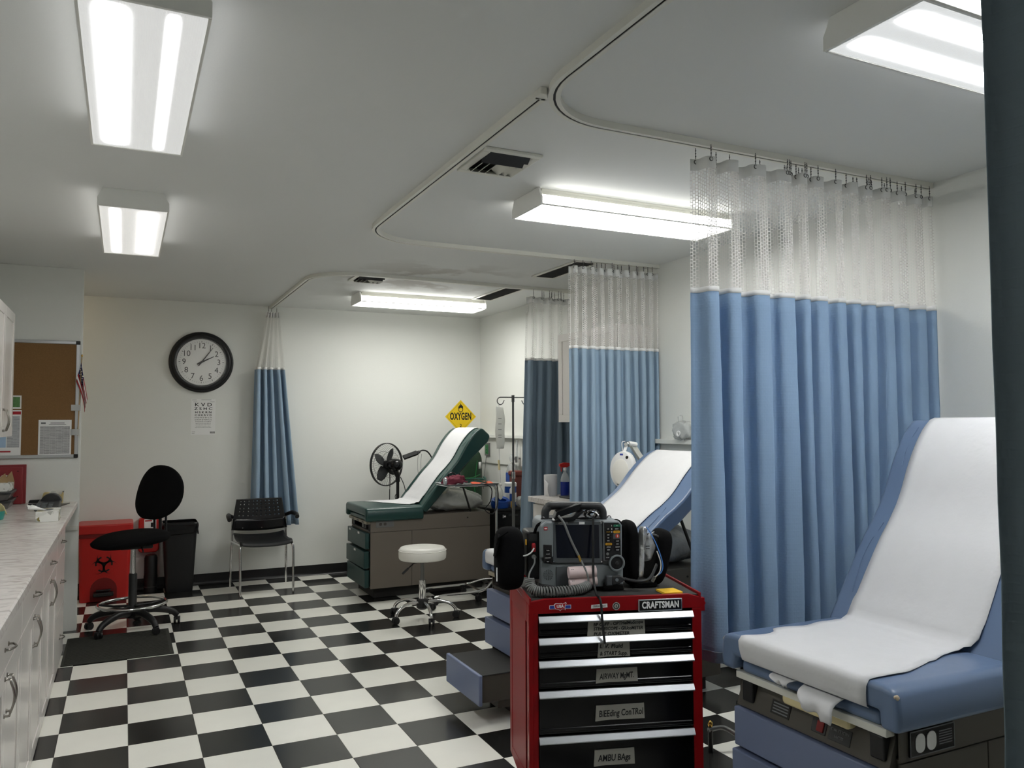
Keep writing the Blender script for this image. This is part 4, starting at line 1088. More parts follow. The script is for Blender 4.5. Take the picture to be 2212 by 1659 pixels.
# ------------------------------------------------------------------ drafting chair on the mat
tag(MB((-0.07, 0.35, 0)).prism([(-0.375, 0.012), (0.279, 0.012), (0.277, 0.72), (-0.375, 0.72)], 'z', 0.0005, 0.008).build('floor_mat', 'mat rubber', bevel=0.002, loc=(-0.07, 0.35, 0)), 'dark ribbed rubber floor mat under the black drafting chair', 'floor mat')
mt = bpy.data.objects['floor_mat']
g = MB((-0.07, 0.35, 0))
for k in range(34):
    y = 0.03 + k * 0.0202
    g.box(-0.36, 0.255, y, y + 0.009, 0.0078, 0.0098)
o = g.build('rib_field', 'mat rubber', mt, smooth=0); o['kind'] = 'stuff'
dc = thing('drafting_chair', 'tall black fabric drafting chair with chrome foot ring on mat', 'chair', (0.035, 0.83, 0))
def caster(parent, p, r=0.026, m='black plastic', ang=0.0):
    x, y, z = p
    K = Matrix.Translation((x, y, 0)) @ Matrix.Rotation(ang, 4, 'Z')
    g = MB()
    for s in (-1, 1): g.cyl((0, s * 0.007, r), (0, s * 0.021, r), r, n=16, M=K)
    g.box(-r * 0.7, r * 0.7, -0.022, 0.022, r * 1.1, r * 1.95, K)
    g.cyl((0, 0, r * 1.5), (0, 0, z), 0.006, n=8, M=K)
    return g.build('caster', m, parent, smooth=40, bevel=0.002)
mat_z = 0.0102
for k in range(5):
    a = math.radians(-133 + 72 * k)
    ca, sa = math.cos(a), math.sin(a)
    R_ = 0.315
    pts = [(0.03 * ca, 0.03 * sa, 0.125), (0.12 * ca, 0.12 * sa, 0.135), (0.22 * ca, 0.22 * sa, 0.118), (0.285 * ca, 0.285 * sa, 0.092), (R_ * ca, R_ * sa, 0.06)]
    l = MB().tube(smoothpath(pts, 5), [0.03 - 0.0005 * i for i in range(21)], 8).build('leg', 'black plastic', dc, smooth=60)
    cz = caster(l, (R_ * ca, R_ * sa, 0.062), ang=a + 1.2)
    cz.location = (0, 0, mat_z if (0.835 + R_ * sa) < 0.73 and R_ * ca < 0.25 else 0.0005)
MB().lathe([(0.045, 0.09), (0.05, 0.11), (0.05, 0.16), (0.032, 0.175), (0.029, 0.18), (0.029, 0.40), (0.026, 0.41)], 24).build('gas_column', 'black plastic', dc, smooth=40)
MB().cyl((0, 0, 0.40), (0, 0, 0.60), 0.0165, n=20).build('chrome_rod', 'chrome', dc, smooth=40)
fr = MB().tube([(0.232 * math.cos(2 * PI * k / 40), 0.232 * math.sin(2 * PI * k / 40), 0.19) for k in range(40)], 0.0105, 10, closed=True).build('foot_ring', 'chrome', dc, smooth=60)
for k in range(5):
    a = 2 * PI * k / 5 + 0.3
    MB().tube([(0.03 * math.cos(a), 0.03 * math.sin(a), 0.175), (0.13 * math.cos(a), 0.13 * math.sin(a), 0.172), (0.228 * math.cos(a), 0.228 * math.sin(a), 0.185)], 0.009, 8).build('ring_spoke', 'black plastic', fr)
MB().box(-0.09, 0.13, -0.08, 0.08, 0.595, 0.625).build('seat_plate', 'black plastic', dc, bevel=0.01)
def seat_fn(u, v):
    a = 2 * PI * u; b = -PI / 2 + PI * v
    sg = lambda q, e: math.copysign(abs(q) ** e, q)
    x = sg(math.cos(a), 0.8) * abs(math.cos(b)) ** 0.55; y = sg(math.sin(a), 0.8) * abs(math.cos(b)) ** 0.55; z = sg(math.sin(b), 0.8)
    return (-0.02 + 0.262 * x, 0.235 * y, 0.668 + 0.05 * z - 0.035 * max(0, -x) ** 2 * (1 if z > 0 else 0.4) + 0.012 * x)
MB().grid(seat_fn, 40, 18, closed=True, M=Matrix.Rotation(math.radians(25), 4, 'Z')).build('seat', 'black fabric', dc, smooth=180)
def back_fn(u, v):
    a = 2 * PI * u; b = -PI / 2 + PI * v
    sg = lambda q, e: math.copysign(abs(q) ** e, q)
    cb = abs(math.cos(b)) ** 0.4
    y = sg(math.cos(a), 0.85) * cb; z = sg(math.sin(a), 0.85) * cb; x = sg(math.sin(b), 0.8)
    zz = 0.99 + 0.205 * z; w = 0.215 * (1 - 0.09 * z - 0.08 * z * z)
    return (0.235 + 0.032 * x + 0.03 * y * y - 0.02 * z * z + 0.05 * z, w * y, zz)
bk = MB().grid(back_fn, 44, 16, closed=True, M=Matrix.Rotation(math.radians(46), 4, 'Z')).build('backrest', 'black fabric', dc, smooth=180)
K = Matrix.Rotation(math.radians(46), 4, 'Z')
for y in (-0.055, 0.0, 0.055): MB().tube([(0.13, y * 0.8, 0.61), (0.24, y, 0.62), (0.27, y, 0.68), (0.265, y, 0.82)], 0.009 if y else 0.012, 8, M=K).build('back_bar', 'black plastic', dc)
MB().tube([(0.05, -0.05, 0.61), (0.06, -0.20, 0.6), (0.06, -0.24, 0.595)], 0.005, 6).build('lever', 'black plastic', dc)

# ------------------------------------------------------------------ stacking chair by the back wall
sc = thing('side_chair', 'black plastic armchair with perforated back and chrome legs by back wall', 'chair', (1.12, 1.88, 0))
for s, xb, xf in ((-1, -0.252, -0.226), (1, 0.256, 0.229)):
    MB().tube(smoothpath([(xf, -0.253, 0.001), (xf * 1.0, -0.245, 0.25), (xf, -0.235, 0.40), (xf * 0.97, -0.215, 0.432), (xf * 0.98, -0.17, 0.437), (xb * 0.98, 0.1, 0.43), (xb * .98, 0.2, 0.425)], 5), 0.0105, 10).build('leg', 'chrome', sc, smooth=60)
    MB().tube([(xb, 0.265, 0.001), (xb * 0.98, 0.235, 0.30), (xb * 0.96, 0.225, 0.43), (xb * 0.94, 0.24, 0.66)], 0.0105, 10).build('leg', 'chrome', sc, smooth=60)
    MB().tube(smoothpath([(xb * 0.96, 0.23, 0.645), (s * 0.285, 0.14, 0.672), (s * 0.30, 0.0, 0.668), (s * 0.298, -0.05, 0.65)], 6), [0.018] * 6 + [0.021] * 8 + [0.02] * 5, 8).build('armrest', 'black plastic', sc, smooth=60)
def cseat(u, v):
    x = (u - 0.5) * 0.455; y = -0.235 + 0.47 * v
    z = 0.452 - 0.018 * math.sin(PI * v) + 0.022 * (2 * abs(u - 0.5)) ** 3 - 0.03 * max(0, (0.12 - v) / 0.12) ** 2 + 0.02 * max(0, (v - 0.85) / 0.15)
    return (x, y, z)
MB().grid(cseat, 16, 14).build('seat', 'black plastic', sc, smooth=180, solid=0.012)
def cback(u, v):
    s = 2 * (u - 0.5)
    return (s * (0.252 - 0.045 * v), 0.262 - 0.04 * (1 - s * s) * (1 - 0.3 * v) * -1 - 0.05 + 0.02 * v, 0.528 + 0.28 * v - 0.012 * (1 - v) * (1 - s * s) * 1.5)
NU_, NV_ = 51, 31
hb = MB()
hb.add([cback(a / NU_, b / NV_) for b in range(NV_ + 1) for a in range(NU_ + 1)],
       [(b * (NU_ + 1) + a, b * (NU_ + 1) + a + 1, (b + 1) * (NU_ + 1) + a + 1, (b + 1) * (NU_ + 1) + a) for b in range(NV_) for a in range(NU_)
        if not (a in (5, 9, 14, 19, 23, 27, 32, 36, 41, 45) and b in (14, 18, 21, 25, 28))])
bkc = hb.build('backrest', 'black plastic', sc, smooth=180, solid=0.005)
band = MB().grid(lambda u, v: tuple(Vector(cback(u, 0.36 * v)) + Vector((0, -0.010, -0.002 * math.sin(PI * u)))), 14, 5).build('lower_band', 'black gloss', sc, smooth=180, solid=0.006)
for u in (0.2, 0.55): 
    p = Vector(cback(u, 0.08)); MB().cyl(p + Vector((0, -0.0165, 0)), p + Vector((0, -0.013, 0)), 0.005, n=10).build('rivet', 'chrome', band)

# ------------------------------------------------------------------ white stool
ws = thing('rolling_stool', 'round white vinyl rolling stool with chrome five arm base', 'stool', (2.065, 0.19, 0))
MB().lathe([(0.0001, 0.452), (0.15, 0.452), (0.175, 0.455), (0.183, 0.465), (0.186, 0.50), (0.183, 0.53), (0.17, 0.547), (0.13, 0.553), (0.0001, 0.555)], 48).build('seat', 'white vinyl', ws, smooth=60)
MB().ring([(0.183, 0.524), (0.1875, 0.527), (0.183, 0.53)], 48).build('piping', 'white vinyl', ws, smooth=60)
MB().lathe([(0.022, 0.452), (0.022, 0.43), (0.016, 0.428), (0.016, 0.30), (0.02, 0.30), (0.02, 0.288)], 20).build('rod', 'matte grey metal', ws, smooth=40)
MB().lathe([(0.027, 0.295), (0.027, 0.14), (0.024, 0.135)], 24).build('column', 'chrome', ws, smooth=40)
MB().lathe([(0.03, 0.15), (0.046, 0.14), (0.046, 0.085), (0.03, 0.07)], 20).build('hub', 'black plastic', ws, smooth=40)
MB().tube([(-0.01, -0.02, 0.445), (-0.09, -0.05, 0.435), (-0.19, -0.09, 0.372)], 0.005, 6).tube([(-0.14, -0.07, 0.404), (-0.19, -0.09, 0.372)], 0.009, 8).build('lever', 'black plastic', ws)
for k, (cx, cy) in enumerate(((1.801, 0.088), (2.045, -0.075), (2.30, 0.10), (1.893, 0.41), (2.22, 0.395))):
    x, y = cx - 2.065, cy - 0.19; l = math.hypot(x, y); x, y = x / l, y / l
    leg = MB().tube(smoothpath([(0.04 * x, 0.04 * y, 0.125), (0.13 * x, 0.13 * y, 0.132), (0.21 * x, 0.21 * y, 0.112), (0.25 * x, 0.25 * y, 0.08), (0.26 * x, 0.26 * y, 0.055)], 5), 0.0125, 10).build('leg', 'chrome', ws, smooth=60)
    caster(leg, (0.262 * x, 0.262 * y, 0.06), r=0.027, ang=k * 1.3)

# ------------------------------------------------------------------ bins in the alcove
bb = thing('biohazard_bin', 'red step-on biohazard bin with black emblem standing beside partition', 'bin', (-0.17, 2.13, 0))
def taper(x0, x1, y0, y1, z0, z1, k, r=0.03):
    a = rrect(x0, x1, y0, y1, r); cx, cy = (x0 + x1) / 2, (y0 + y1) / 2
    b = [(cx + (p[0] - cx) * k, cy + (p[1] - cy) * k) for p in a]; n = len(a)
    return [(p[0], p[1], z0) for p in b] + [(p[0], p[1], z1) for p in a], [tuple(range(n - 1, -1, -1)), tuple(range(n, 2 * n))] + [(i, (i + 1) % n, n + (i + 1) % n, n + i) for i in range(n)]
MB(bb.location).add(*taper(-0.375, 0.03, 1.965, 2.32, 0.001, 0.545, 0.93)).build('tub', 'red plastic', bb, smooth=50, bevel=0.006)
MB(bb.location).add(*taper(-0.39, 0.045, 1.95, 2.33, 0.575, 0.655, 1.0)).build('lid', 'red plastic', bb, smooth=50, bevel=0.012, seg=3)
MB(bb.location).add(*taper(-0.382, 0.038, 1.958, 2.326, 0.545, 0.575, 1.0)).build('rim', 'dark red plastic', bb, smooth=50)
MB(bb.location).prism([(-0.28, 0.005), (-0.075, 0.005), (-0.075, 0.10)] + arc((-0.1775, 0.10), 0.1025, 0, 180, 14)[1:], 'y', 1.972, 1.982).build('pedal_arch', 'dark red plastic', bb, smooth=40)
MB(bb.location).box(-0.255, -0.10, 1.90, 1.972, 0.055, 0.085).box(-0.235, -0.12, 1.93, 1.972, 0.095, 0.105).build('pedal', 'black plastic', bb, bevel=0.005)
g = MB(bb.location)
bx, bz, yb = -0.178, 0.318, 1.9655
for k in range(3):
    ex = Matrix.Translation((bx, 0, bz)) @ Matrix.Rotation(math.radians(120 * k), 4, 'Y') @ Matrix.Diagonal((1.5, 1, 1.5, 1))
    # horn: crescent between two circles, open away from the middle
    n = 20; cA, rA, cB, rB = 0.036, 0.0365, 0.0428, 0.0318
    va = []
    for i in range(n + 1):
        t = math.radians(118 + 304 * i / n)
        a = (rA * math.cos(t), cA + rA * math.sin(t))
        d = Vector((a[0], a[1] - cB)).normalized() * rB
        w = min(1.0, 3.5 * min(i, n - i) / n)
        b_ = (a[0] + (d.x - a[0]) * w, a[1] + (cB + d.y - a[1]) * w)
        va += [(a[0], yb, a[1]), (b_[0], yb, b_[1])]
    g.add(va, [(2 * i, 2 * i + 1, 2 * i + 3, 2 * i + 2) for i in range(n)], ex)
    va = []
    for i in range(9):
        t = math.radians(-132 + 84 * i / 8)
        va += [(0.037 * math.cos(t), yb, 0.037 * math.sin(t)), (0.045 * math.cos(t), yb, 0.045 * math.sin(t))]
    g.add(va, [(2 * i, 2 * i + 1, 2 * i + 3, 2 * i + 2) for i in range(8)], ex)
g.build('biohazard_emblem', 'ink black', bb, smooth=0, solid=0.0016)
rc = thing('sharps_container', 'red wall mounted container with white label between red bin and black trash can', 'container', (0.175, 2.33, 0.35))
MB(rc.location).prism(rrect(0.09, 0.262, 0.352, 0.668, 0.035), 'y', 2.24, YB - 0.002).build('shell', 'red plastic', rc, bevel=0.01)
MB(rc.location).box(0.135, 0.235, 2.237, 2.2405, 0.56, 0.652).build('paper_label', 'paper white', rc, smooth=0)
MB(rc.location).box(0.19, 0.222, 2.2362, 2.237, 0.58, 0.62).build('label_print', 'ink black', rc, smooth=0)
MB(rc.location).box(0.142, 0.2, 2.2362, 2.237, 0.632, 0.644).build('label_print', 'ink red', rc, smooth=0)
bc = thing('cylinder_bin', 'slim black cylinder standing under the red wall container', 'canister', (0.195, 2.2, 0))
MB().lathe([(0.05, 0.0005), (0.055, 0.01), (0.055, 0.12), (0.057, 0.13), (0.057, 0.15), (0.055, 0.16), (0.055, 0.31), (0.045, 0.335), (0.02, 0.342)], 24).build('body', 'black plastic', bc, smooth=40)
MB().ring([(0.0555, 0.05), (0.058, 0.055), (0.0555, 0.06)], 24).build('band', 'charcoal plastic', bc)
tc = thing('trash_can', 'tall black trash can with black bag liner folded over the rim', 'trash can', (0.425, 2.2, 0))
MB(tc.location).add(*taper(0.285, 0.575, 2.06, 2.33, 0.001, 0.60, 0.78, 0.04)).build('can', 'black plastic', tc, smooth=50)
def liner(u, v):
    pts = rrect(0.277, 0.583, 2.052, 2.338, 0.045, 8); n = len(pts)
    k = u * n; i = int(k) % n; f_ = k - int(k); a, b = pts[i], pts[(i + 1) % n]
    x, y = a[0] * (1 - f_) + b[0] * f_, a[1] * (1 - f_) + b[1] * f_
    cx, cy = 0.43, 2.195; e = 1 + 0.012 * math.sin(37 * u * 2) * v + 0.01 * math.sin(9 * v + 60 * u)
    z = 0.625 - 0.10 * v + 0.018 * math.sin(2 * PI * u * 3) * v
    sh = 1 - 0.06 * max(0, 0.15 - v) / 0.15
    return (cx + (x - cx) * e * sh, cy + (y - cy) * e * sh, z)
MB(tc.location).grid(liner, 90, 8, closed=True).build('bag_liner', 'black gloss', tc, smooth=180, solid=0.002)
# ------------------------------------------------------------------ pedestal fan and gooseneck lamp by the back wall
fn_ = thing('pedestal_fan', 'black pedestal fan with round wire cage behind the green exam table', 'fan', (2.42, 1.93, 0))
fc = Vector((2.335 - 2.42, 2.03 - 1.93, 1.10)); nf = Vector((-0.44, 0.9, 0)).normalized()
MB().lathe([(0.0001, 0.0005), (0.20, 0.0005), (0.21, 0.015), (0.20, 0.028), (0.04, 0.05), (0.03, 0.07)], 32).build('base', 'black plastic', fn_, smooth=50)
MB().cyl((0, 0, 0.05), (0, 0, 0.95), 0.0155, n=16).cyl((0, 0, 0.6), (0, 0, 0.68), 0.024, n=16).cyl((0, 0, 0.93), (0, 0, 1.02), 0.022, n=16).build('pole', 'black plastic', fn_, smooth=40)
FZ = Matrix.Translation(fc) @ nf.to_track_quat('Z', 'Y').to_matrix().to_4x4()     # +z = front of the fan
MB().lathe([(0.0001, -0.20), (0.03, -0.197), (0.055, -0.175), (0.062, -0.13), (0.06, -0.09), (0.045, -0.065), (0.02, -0.05), (0.012, 0.0)], 28, FZ).build('motor', 'black gloss', fn_, smooth=50)
MB().tube([(0, 0, 0.99), FZ @ Vector((0, 0, -0.12)) + Vector((0, 0, -0.05))], 0.026, 12).build('tilt_neck', 'black plastic', fn_, smooth=60)
MB().lathe([(0.0001, 0.03), (0.03, 0.028), (0.042, 0.01), (0.042, -0.02)], 24, FZ).build('hub', 'black plastic', fn_, smooth=50)
for k in range(4):
    K = FZ @ Matrix.Rotation(2 * PI * k / 4 + 0.55, 4, 'Z')
    def blade(u, v):
        r = 0.035 + 0.145 * v; w = (0.026 + 0.022 * math.sin(PI * min(1, v * 0.75 + 0.2))) * (1 - max(0, v - 0.8) * 2.0)
        t = (u - 0.5) * 2
        return (r * 1.0, t * w, t * 0.022 * (1 - 0.4 * v) + 0.005)
    MB().grid(blade, 6, 8, M=K).build('blade', 'charcoal plastic', fn_, smooth=180, solid=0.003)
cg = MB().ring([(0.208, -0.012), (0.216, -0.012), (0.216, 0.012), (0.208, 0.012)], 48, FZ).build('cage_rim', 'black plastic', fn_, smooth=40)
g = MB()
for s, dep in ((1, 0.055), (-1, -0.06)):
    for k in range(48):
        a = 2 * PI * k / 48; pts = []
        for q in range(6):
            r = 0.045 + (0.212 - 0.045) * q / 5; z = dep * (1 - (r / 0.212) ** 4) + (0.0 if q < 5 else 0)
            b = a + 0.35 * s * (q / 5)
            pts.append(FZ @ Vector((r * math.cos(b), r * math.sin(b), z)))
        g.tube(pts, 0.0009, 3)
    for r in (0.05, 0.13): g.tube([FZ @ Vector((r * math.cos(2 * PI * k / 32), r * math.sin(2 * PI * k / 32), dep * (1 - (r / .212) ** 4))) for k in range(32)], 0.0016, 4, closed=True)
g.build('cage_wire', 'black plastic', fn_, smooth=0)['kind'] = 'stuff'
MB().tube(smoothpath([(0.02, -0.02, 0.98), (0.055, -0.03, 0.90), (0.075, -0.03, 0.80), (0.068, -0.02, 0.70), (0.05, 0, 0.4), (0.1, 0.05, 0.05)], 5), 0.0045, 6).tube(smoothpath([(-0.015, -0.02, 0.82), (-0.035, -0.03, 0.79), (-0.025, -0.03, 0.75), (-0.016, -0.02, 0.72)], 5), 0.004, 6).build('cord', 'black plastic', fn_)
tag(MB((2.335, 1.93, 1.05)).tube([(2.338, 1.93, 1.06), (2.336, 1.92, 0.88)], 0.0045, 6).tube([(2.334, 1.92, 0.86), (2.332, 1.92, 0.45)], 0.0045, 6).cyl((2.335, 1.92, 0.86), (2.335, 1.92, 0.885), 0.003, n=6).build('hanging_cord', 'black plastic', loc=(2.335, 1.93, 1.05)), 'thin black cord hanging in front of the pedestal fan', 'cord')
gl = thing('gooseneck_lamp', 'black gooseneck reading lamp with flat bar head between fan and raised green cushion', 'lamp', (2.83, 1.98, 0))
def LG(x, z, y=1.98): return (x - 2.83, y - 1.98, z)
K = Matrix.Translation(LG(2.575, 1.192)) @ Matrix.Rotation(math.radians(-18), 4, 'Y') @ Matrix.Rotation(math.radians(40), 4, 'X')
MB().box(-0.085, 0.07, -0.026, 0.026, -0.012, 0.012, K).box(0.07, 0.1, -0.016, 0.016, -0.009, 0.009, K).build('lamp_head', 'black plastic', gl, bevel=0.005)
MB().box(-0.084, 0.065, -0.022, 0.022, -0.0128, -0.0118, K).build('light_panel', 'lamp lens side', gl)
MB().tube(smoothpath([LG(2.665, 1.225), LG(2.70, 1.236), LG(2.745, 1.225), LG(2.785, 1.18), LG(2.81, 1.12), LG(2.82, 1.0), LG(2.82, 0.5), LG(2.82, 0.04)], 6), 0.0075, 8).build('gooseneck', 'black plastic', gl, smooth=60)
MB(( 0, 0, 0)).lathe([(0.0001, 0.0005), (0.1, 0.0005), (0.1, 0.02), (0.03, 0.04)], 28).build('base', 'black plastic', gl, smooth=50)
for x0, z0 in ((2.66, 0.99), (2.695, 0.98)):
    MB().tube(smoothpath([LG(x0 + 0.0, 1.20, 2.0), LG(x0 - 0.004, 1.10, 2.01), LG(x0 + 0.01, 0.98, 2.02), LG(x0 + 0.06, 0.8, 2.02)], 5), 0.002, 5).build('cord', 'cable grey', gl)

# ------------------------------------------------------------------ oxygen cylinder, outlets
oc = thing('oxygen_cylinder', 'tall dark green oxygen cylinder in the corner behind the raised green cushion', 'gas cylinder', (3.29, 2.12, 0))
MB().lathe([(0.105, 0.0005), (0.118, 0.02), (0.12, 0.06), (0.12, 1.08), (0.115, 1.14), (0.098, 1.19), (0.065, 1.23), (0.045, 1.25), (0.04, 1.28)], 36).build('body', 'oxygen green', oc, smooth=40)
MB().cyl((0, 0, 1.28), (0, 0, 1.36), 0.02, n=12).cyl((-0.05, 0, 1.34), (0.05, 0, 1.34), 0.012, n=10).build('valve', 'gold', oc)
MB().add([(0.121 * math.sin(a) , -0.1215 * math.cos(a), z) for z in (1.03, 1.10) for a in (0.35, 0.5, 0.65, 0.8)], [(0, 1, 5, 4), (1, 2, 6, 5), (2, 3, 7, 6)]).build('hazard_label', 'paper white', oc, solid=0.0008)
MB().tube([(0.03, -0.13, 0.62), (-0.02, -0.135, 0.85), (0.02, -0.13, 1.12)], 0.004, 6).build('oxygen_hose', 'bright green', oc)
def outlet(y, z0, z1, label):
    t = thing('wall_outlet', label, 'outlet', (XR - 0.016, y, z0), 0)
    MB().box(-0.014, -0.0003, -0.06, 0.06, 0, z1 - z0).build('plate', 'matte grey metal', t, bevel=0.003)
    MB().box(-0.0165, -0.014, -0.035, 0.035, 0.02, z1 - z0 - 0.02).build('green_panel', 'bright green', t, bevel=0.001)
    for k in range(3): MB().cyl((-0.019, -0.0, 0.035 + 0.03 * k), (-0.0165, 0.0, 0.035 + 0.03 * k), 0.008, n=10).build('port', 'oxygen green', t)
    return t
outlet(2.115, 1.16, 1.30, 'grey and green gas outlet on right wall next to green oxygen cylinder')
outlet(1.20, 1.20, 1.33, 'grey and green gas outlet on right wall above the hanging supply bag')
cn = tag(MB((3.49, 2.13, 1.16)).tube([(3.478, 2.13, 1.165), (3.48, 2.16, 1.08), (3.47, 2.2, 0.8)], 0.003, 6).build('outlet_cord', 'cable grey', loc=(3.49, 2.13, 1.16)), 'thin grey cord hanging from the outlet beside the oxygen cylinder', 'cord')
fm = thing('flowmeter', 'clear oxygen flowmeter hanging on the right wall beside shaded curtain', 'flowmeter', (3.45, 1.33, 1.12))
MB().cyl((0, 0, 0.06), (0, 0, 0.22), 0.012, n=12).build('tube', 'clear plastic', fm, smooth=40)
MB().cyl((0, 0, 0), (0, 0, 0.06), 0.018, n=12).cyl((-0.03, 0.03, 0.04), (0.039, 0, 0.04), 0.012, n=10).build('valve_body', 'chrome', fm, smooth=40)
MB().ell((-0.03, 0.05, 0.04), (0.02, 0.05, 0.04), 14).build('mask_cup', 'clear plastic', fm, smooth=60)
def soft_bag(name, c, r, m, label, cat, seed, rot=(0, 0, 0), power=0.7, amp=0.06):
    rr = random.Random(seed); ph = [rr.uniform(0, 6) for _ in range(6)]
    def f(u, v):
        a = 2 * PI * u; b = -PI / 2 + PI * v
        sg = lambda q, e: math.copysign(abs(q) ** e, q)
        w = 1 + amp * (math.sin(5 * a + ph[0] + 4 * b) + math.sin(9 * a + ph[1] - 6 * b) * 0.7 + 0.5 * math.sin(17 * a + ph[2] + 11 * b))
        return (r[0] * w * sg(math.cos(b), power) * sg(math.cos(a), power), r[1] * w * sg(math.cos(b), power) * sg(math.sin(a), power), r[2] * w * sg(math.sin(b), power))
    o = MB().grid(f, 36, 18, closed=True).build(name, m, smooth=180, loc=c, rot=rot)
    if label: tag(o, label, cat)
    return o
soft_bag('supply_bag', (3.44, 1.42, 0.95), (0.045, 0.08, 0.15), 'clear bag', 'clear plastic bag of supplies hanging under the flowmeter on right wall', 'bag', 4)
tag(MB((3.40, 1.24, 0.98)).box(3.38, 3.383, 1.36, 1.44, 0.93, 1.02).build('blue_card', 'royal blue plastic', loc=(3.40, 1.24, 0.98)), 'blue printed card in front of the hanging clear supply bag', 'card')

# ------------------------------------------------------------------ storage cart with supplies
kc = thing('storage_cart', 'black plastic storage cart behind IV pole between green table and curtain', 'cart', (3.23, 1.13, 0))
MB(kc.location).box(3.06, 3.42, 1.0, 1.39, 0.03, 0.69).build('case', 'black plastic', kc, bevel=0.006)
MB(kc.location).box(3.045, 3.43, 0.985, 1.40, 0.69, 0.715).build('top', 'black plastic', kc, bevel=0.006)
for z0, z1 in ((0.55, 0.67), (0.38, 0.54), (0.08, 0.37)):
    d = MB(kc.location).box(3.075, 3.405, 0.99, 1.0, z0, z1).build('drawer', 'black gloss', kc, bevel=0.004)
    MB(kc.location).box(3.19, 3.29, 0.982, 0.99, z1 - 0.025, z1 - 0.008).build('handle', 'charcoal plastic', d, bevel=0.003)
    if z0 == 0.55: MB(kc.location).box(3.145, 3.165, 0.9885, 0.99, z1 - 0.035, z1 - 0.02).box(3.135, 3.139, 0.9885, 0.99, z1 - 0.04, z1 - 0.012).build('label_tag', 'paper white', d)
for x in (3.09, 3.39):
    for y in (1.03, 1.36): MB(kc.location).cyl((x, y, 0.0005), (x, y, 0.03), 0.02, n=12).build('foot', 'black rubber', kc)
bs = thing('blue_basin', 'rolled blue plastic basin on the black storage cart', 'basin', (3.15, 1.085, 0.7155))
MB().lathe([(0.078, 0), (0.088, 0.03), (0.09, 0.06), (0.085, 0.065), (0.08, 0.04), (0.06, 0.02), (0.0001, 0.018)], 28).build('shell', 'royal blue plastic', bs, smooth=50)
MB().ring([(0.06, 0.055), (0.084, 0.055), (0.088, 0.075), (0.06, 0.075)], 28, Matrix.Rotation(0.2, 4, 'X')).ring([(0.05, 0.085), (0.07, 0.08), (0.07, 0.09)], 24, Matrix.Rotation(0.35, 4, 'X')).build('coil_ring', 'royal blue plastic', bs, smooth=50)
jb = thing('wipes_tub', 'blue tub with white lid on the black storage cart near red container', 'tub', (3.30, 1.17, 0.7155))
MB().lathe([(0.055, 0), (0.058, 0.005), (0.056, 0.19)], 24).build('body', 'royal blue plastic', jb, smooth=40)
MB().lathe([(0.06, 0.19), (0.06, 0.22), (0.05, 0.228)], 24).build('lid', 'white plastic', jb, smooth=40)
MB().lathe([(0.0585, 0.04), (0.0585, 0.13)], 24, cap=False).build('wrap_label', 'ink white', jb, smooth=40)
tb2 = thing('spray_can', 'slim white and blue bottle standing right behind the IV pole', 'bottle', (3.265, 1.06, 0.7155))
MB().lathe([(0.022, 0), (0.024, 0.01), (0.024, 0.17), (0.012, 0.19)], 16).build('body', 'white plastic', tb2, smooth=40)
MB().lathe([(0.0245, 0.06), (0.0245, 0.13)], 16, cap=False).build('blue_band', 'royal blue plastic', tb2)
MB().cyl((0, 0, 0.19), (0, 0, 0.215), 0.012, n=12).build('cap', 'white plastic', tb2)
sh = thing('red_sharps_box', 'dull brick red sharps box partly hidden by shaded curtain on storage cart', 'sharps box', (3.405, 1.27, 0.7155))
MB().box(-0.04, 0.07, -0.06, 0.06, 0, 0.28).build('body', 'brick red plastic', sh, bevel=0.01)
MB().box(-0.055, 0.075, -0.065, 0.065, 0.28, 0.33).build('lid', 'brick red plastic', sh, bevel=0.015)
soft_bag('glove_bag', (3.36, 1.045, 0.765), (0.055, 0.04, 0.05), 'clear bag', 'clear bag of tubing on the storage cart beside slim white bottle', 'bag', 8)
tag(MB().lathe([(0.012, 0), (0.013, 0.004), (0.013, 0.055), (0.008, 0.065)], 14).build('yellow_bottle', 'amber key', loc=(3.245, 1.01, 0.7155), smooth=40), 'small yellow bottle on black storage cart behind the IV pole', 'bottle')

# ------------------------------------------------------------------ IV pole and pressure bag
iv = thing('iv_pole', 'steel IV pole with two curled hooks standing before the shaded curtain', 'IV pole', (3.127, 0.75, 0))
MB().cyl((0, 0, 0.95), (0, 0, 1.757), 0.0095, n=14).cyl((0, 0, 1.70), (0, 0, 1.762), 0.014, n=14).build('upper_pole', 'dark steel', iv, smooth=40)
MB().cyl((0, 0, 0.12), (0, 0, 1.02), 0.0145, n=14).build('lower_pole', 'matte grey metal', iv, smooth=40)
MB().cyl((0, 0, 1.01), (0, 0, 1.07), 0.018, n=16).build('collar', 'chrome', iv, smooth=40)
for s in (-1, 1):
    pts = [(0, 0, 1.742), (s * 0.12, 0, 1.742)] + [(s * (0.125 + 0.033 * math.sin(a)), 0, 1.709 + 0.033 * math.cos(a)) for a in [PI * k / 8 for k in range(0, 9)]] + [(s * 0.105, 0, 1.685), (s * 0.088, 0, 1.715)]
    MB().tube(smoothpath(pts, 2), 0.0045, 8).build('hook', 'dark steel', iv, smooth=60)
for k in range(5):
    a = 2 * PI * k / 5 - PI / 2
    l = MB().tube([(0.02 * math.cos(a), 0.02 * math.sin(a), 0.13), (0.22 * math.cos(a), 0.22 * math.sin(a), 0.08), (0.25 * math.cos(a), 0.25 * math.sin(a), 0.06)], 0.012, 8).build('leg', 'dark steel', iv)
    caster(l, (0.25 * math.cos(a), 0.25 * math.sin(a), 0.065), 0.024, ang=a)
pb = thing('pressure_infusor', 'white pressure infusion bag with hose and squeeze bulb hanging from the IV pole', 'infusion bag', (2.985, 0.75, 1.28))
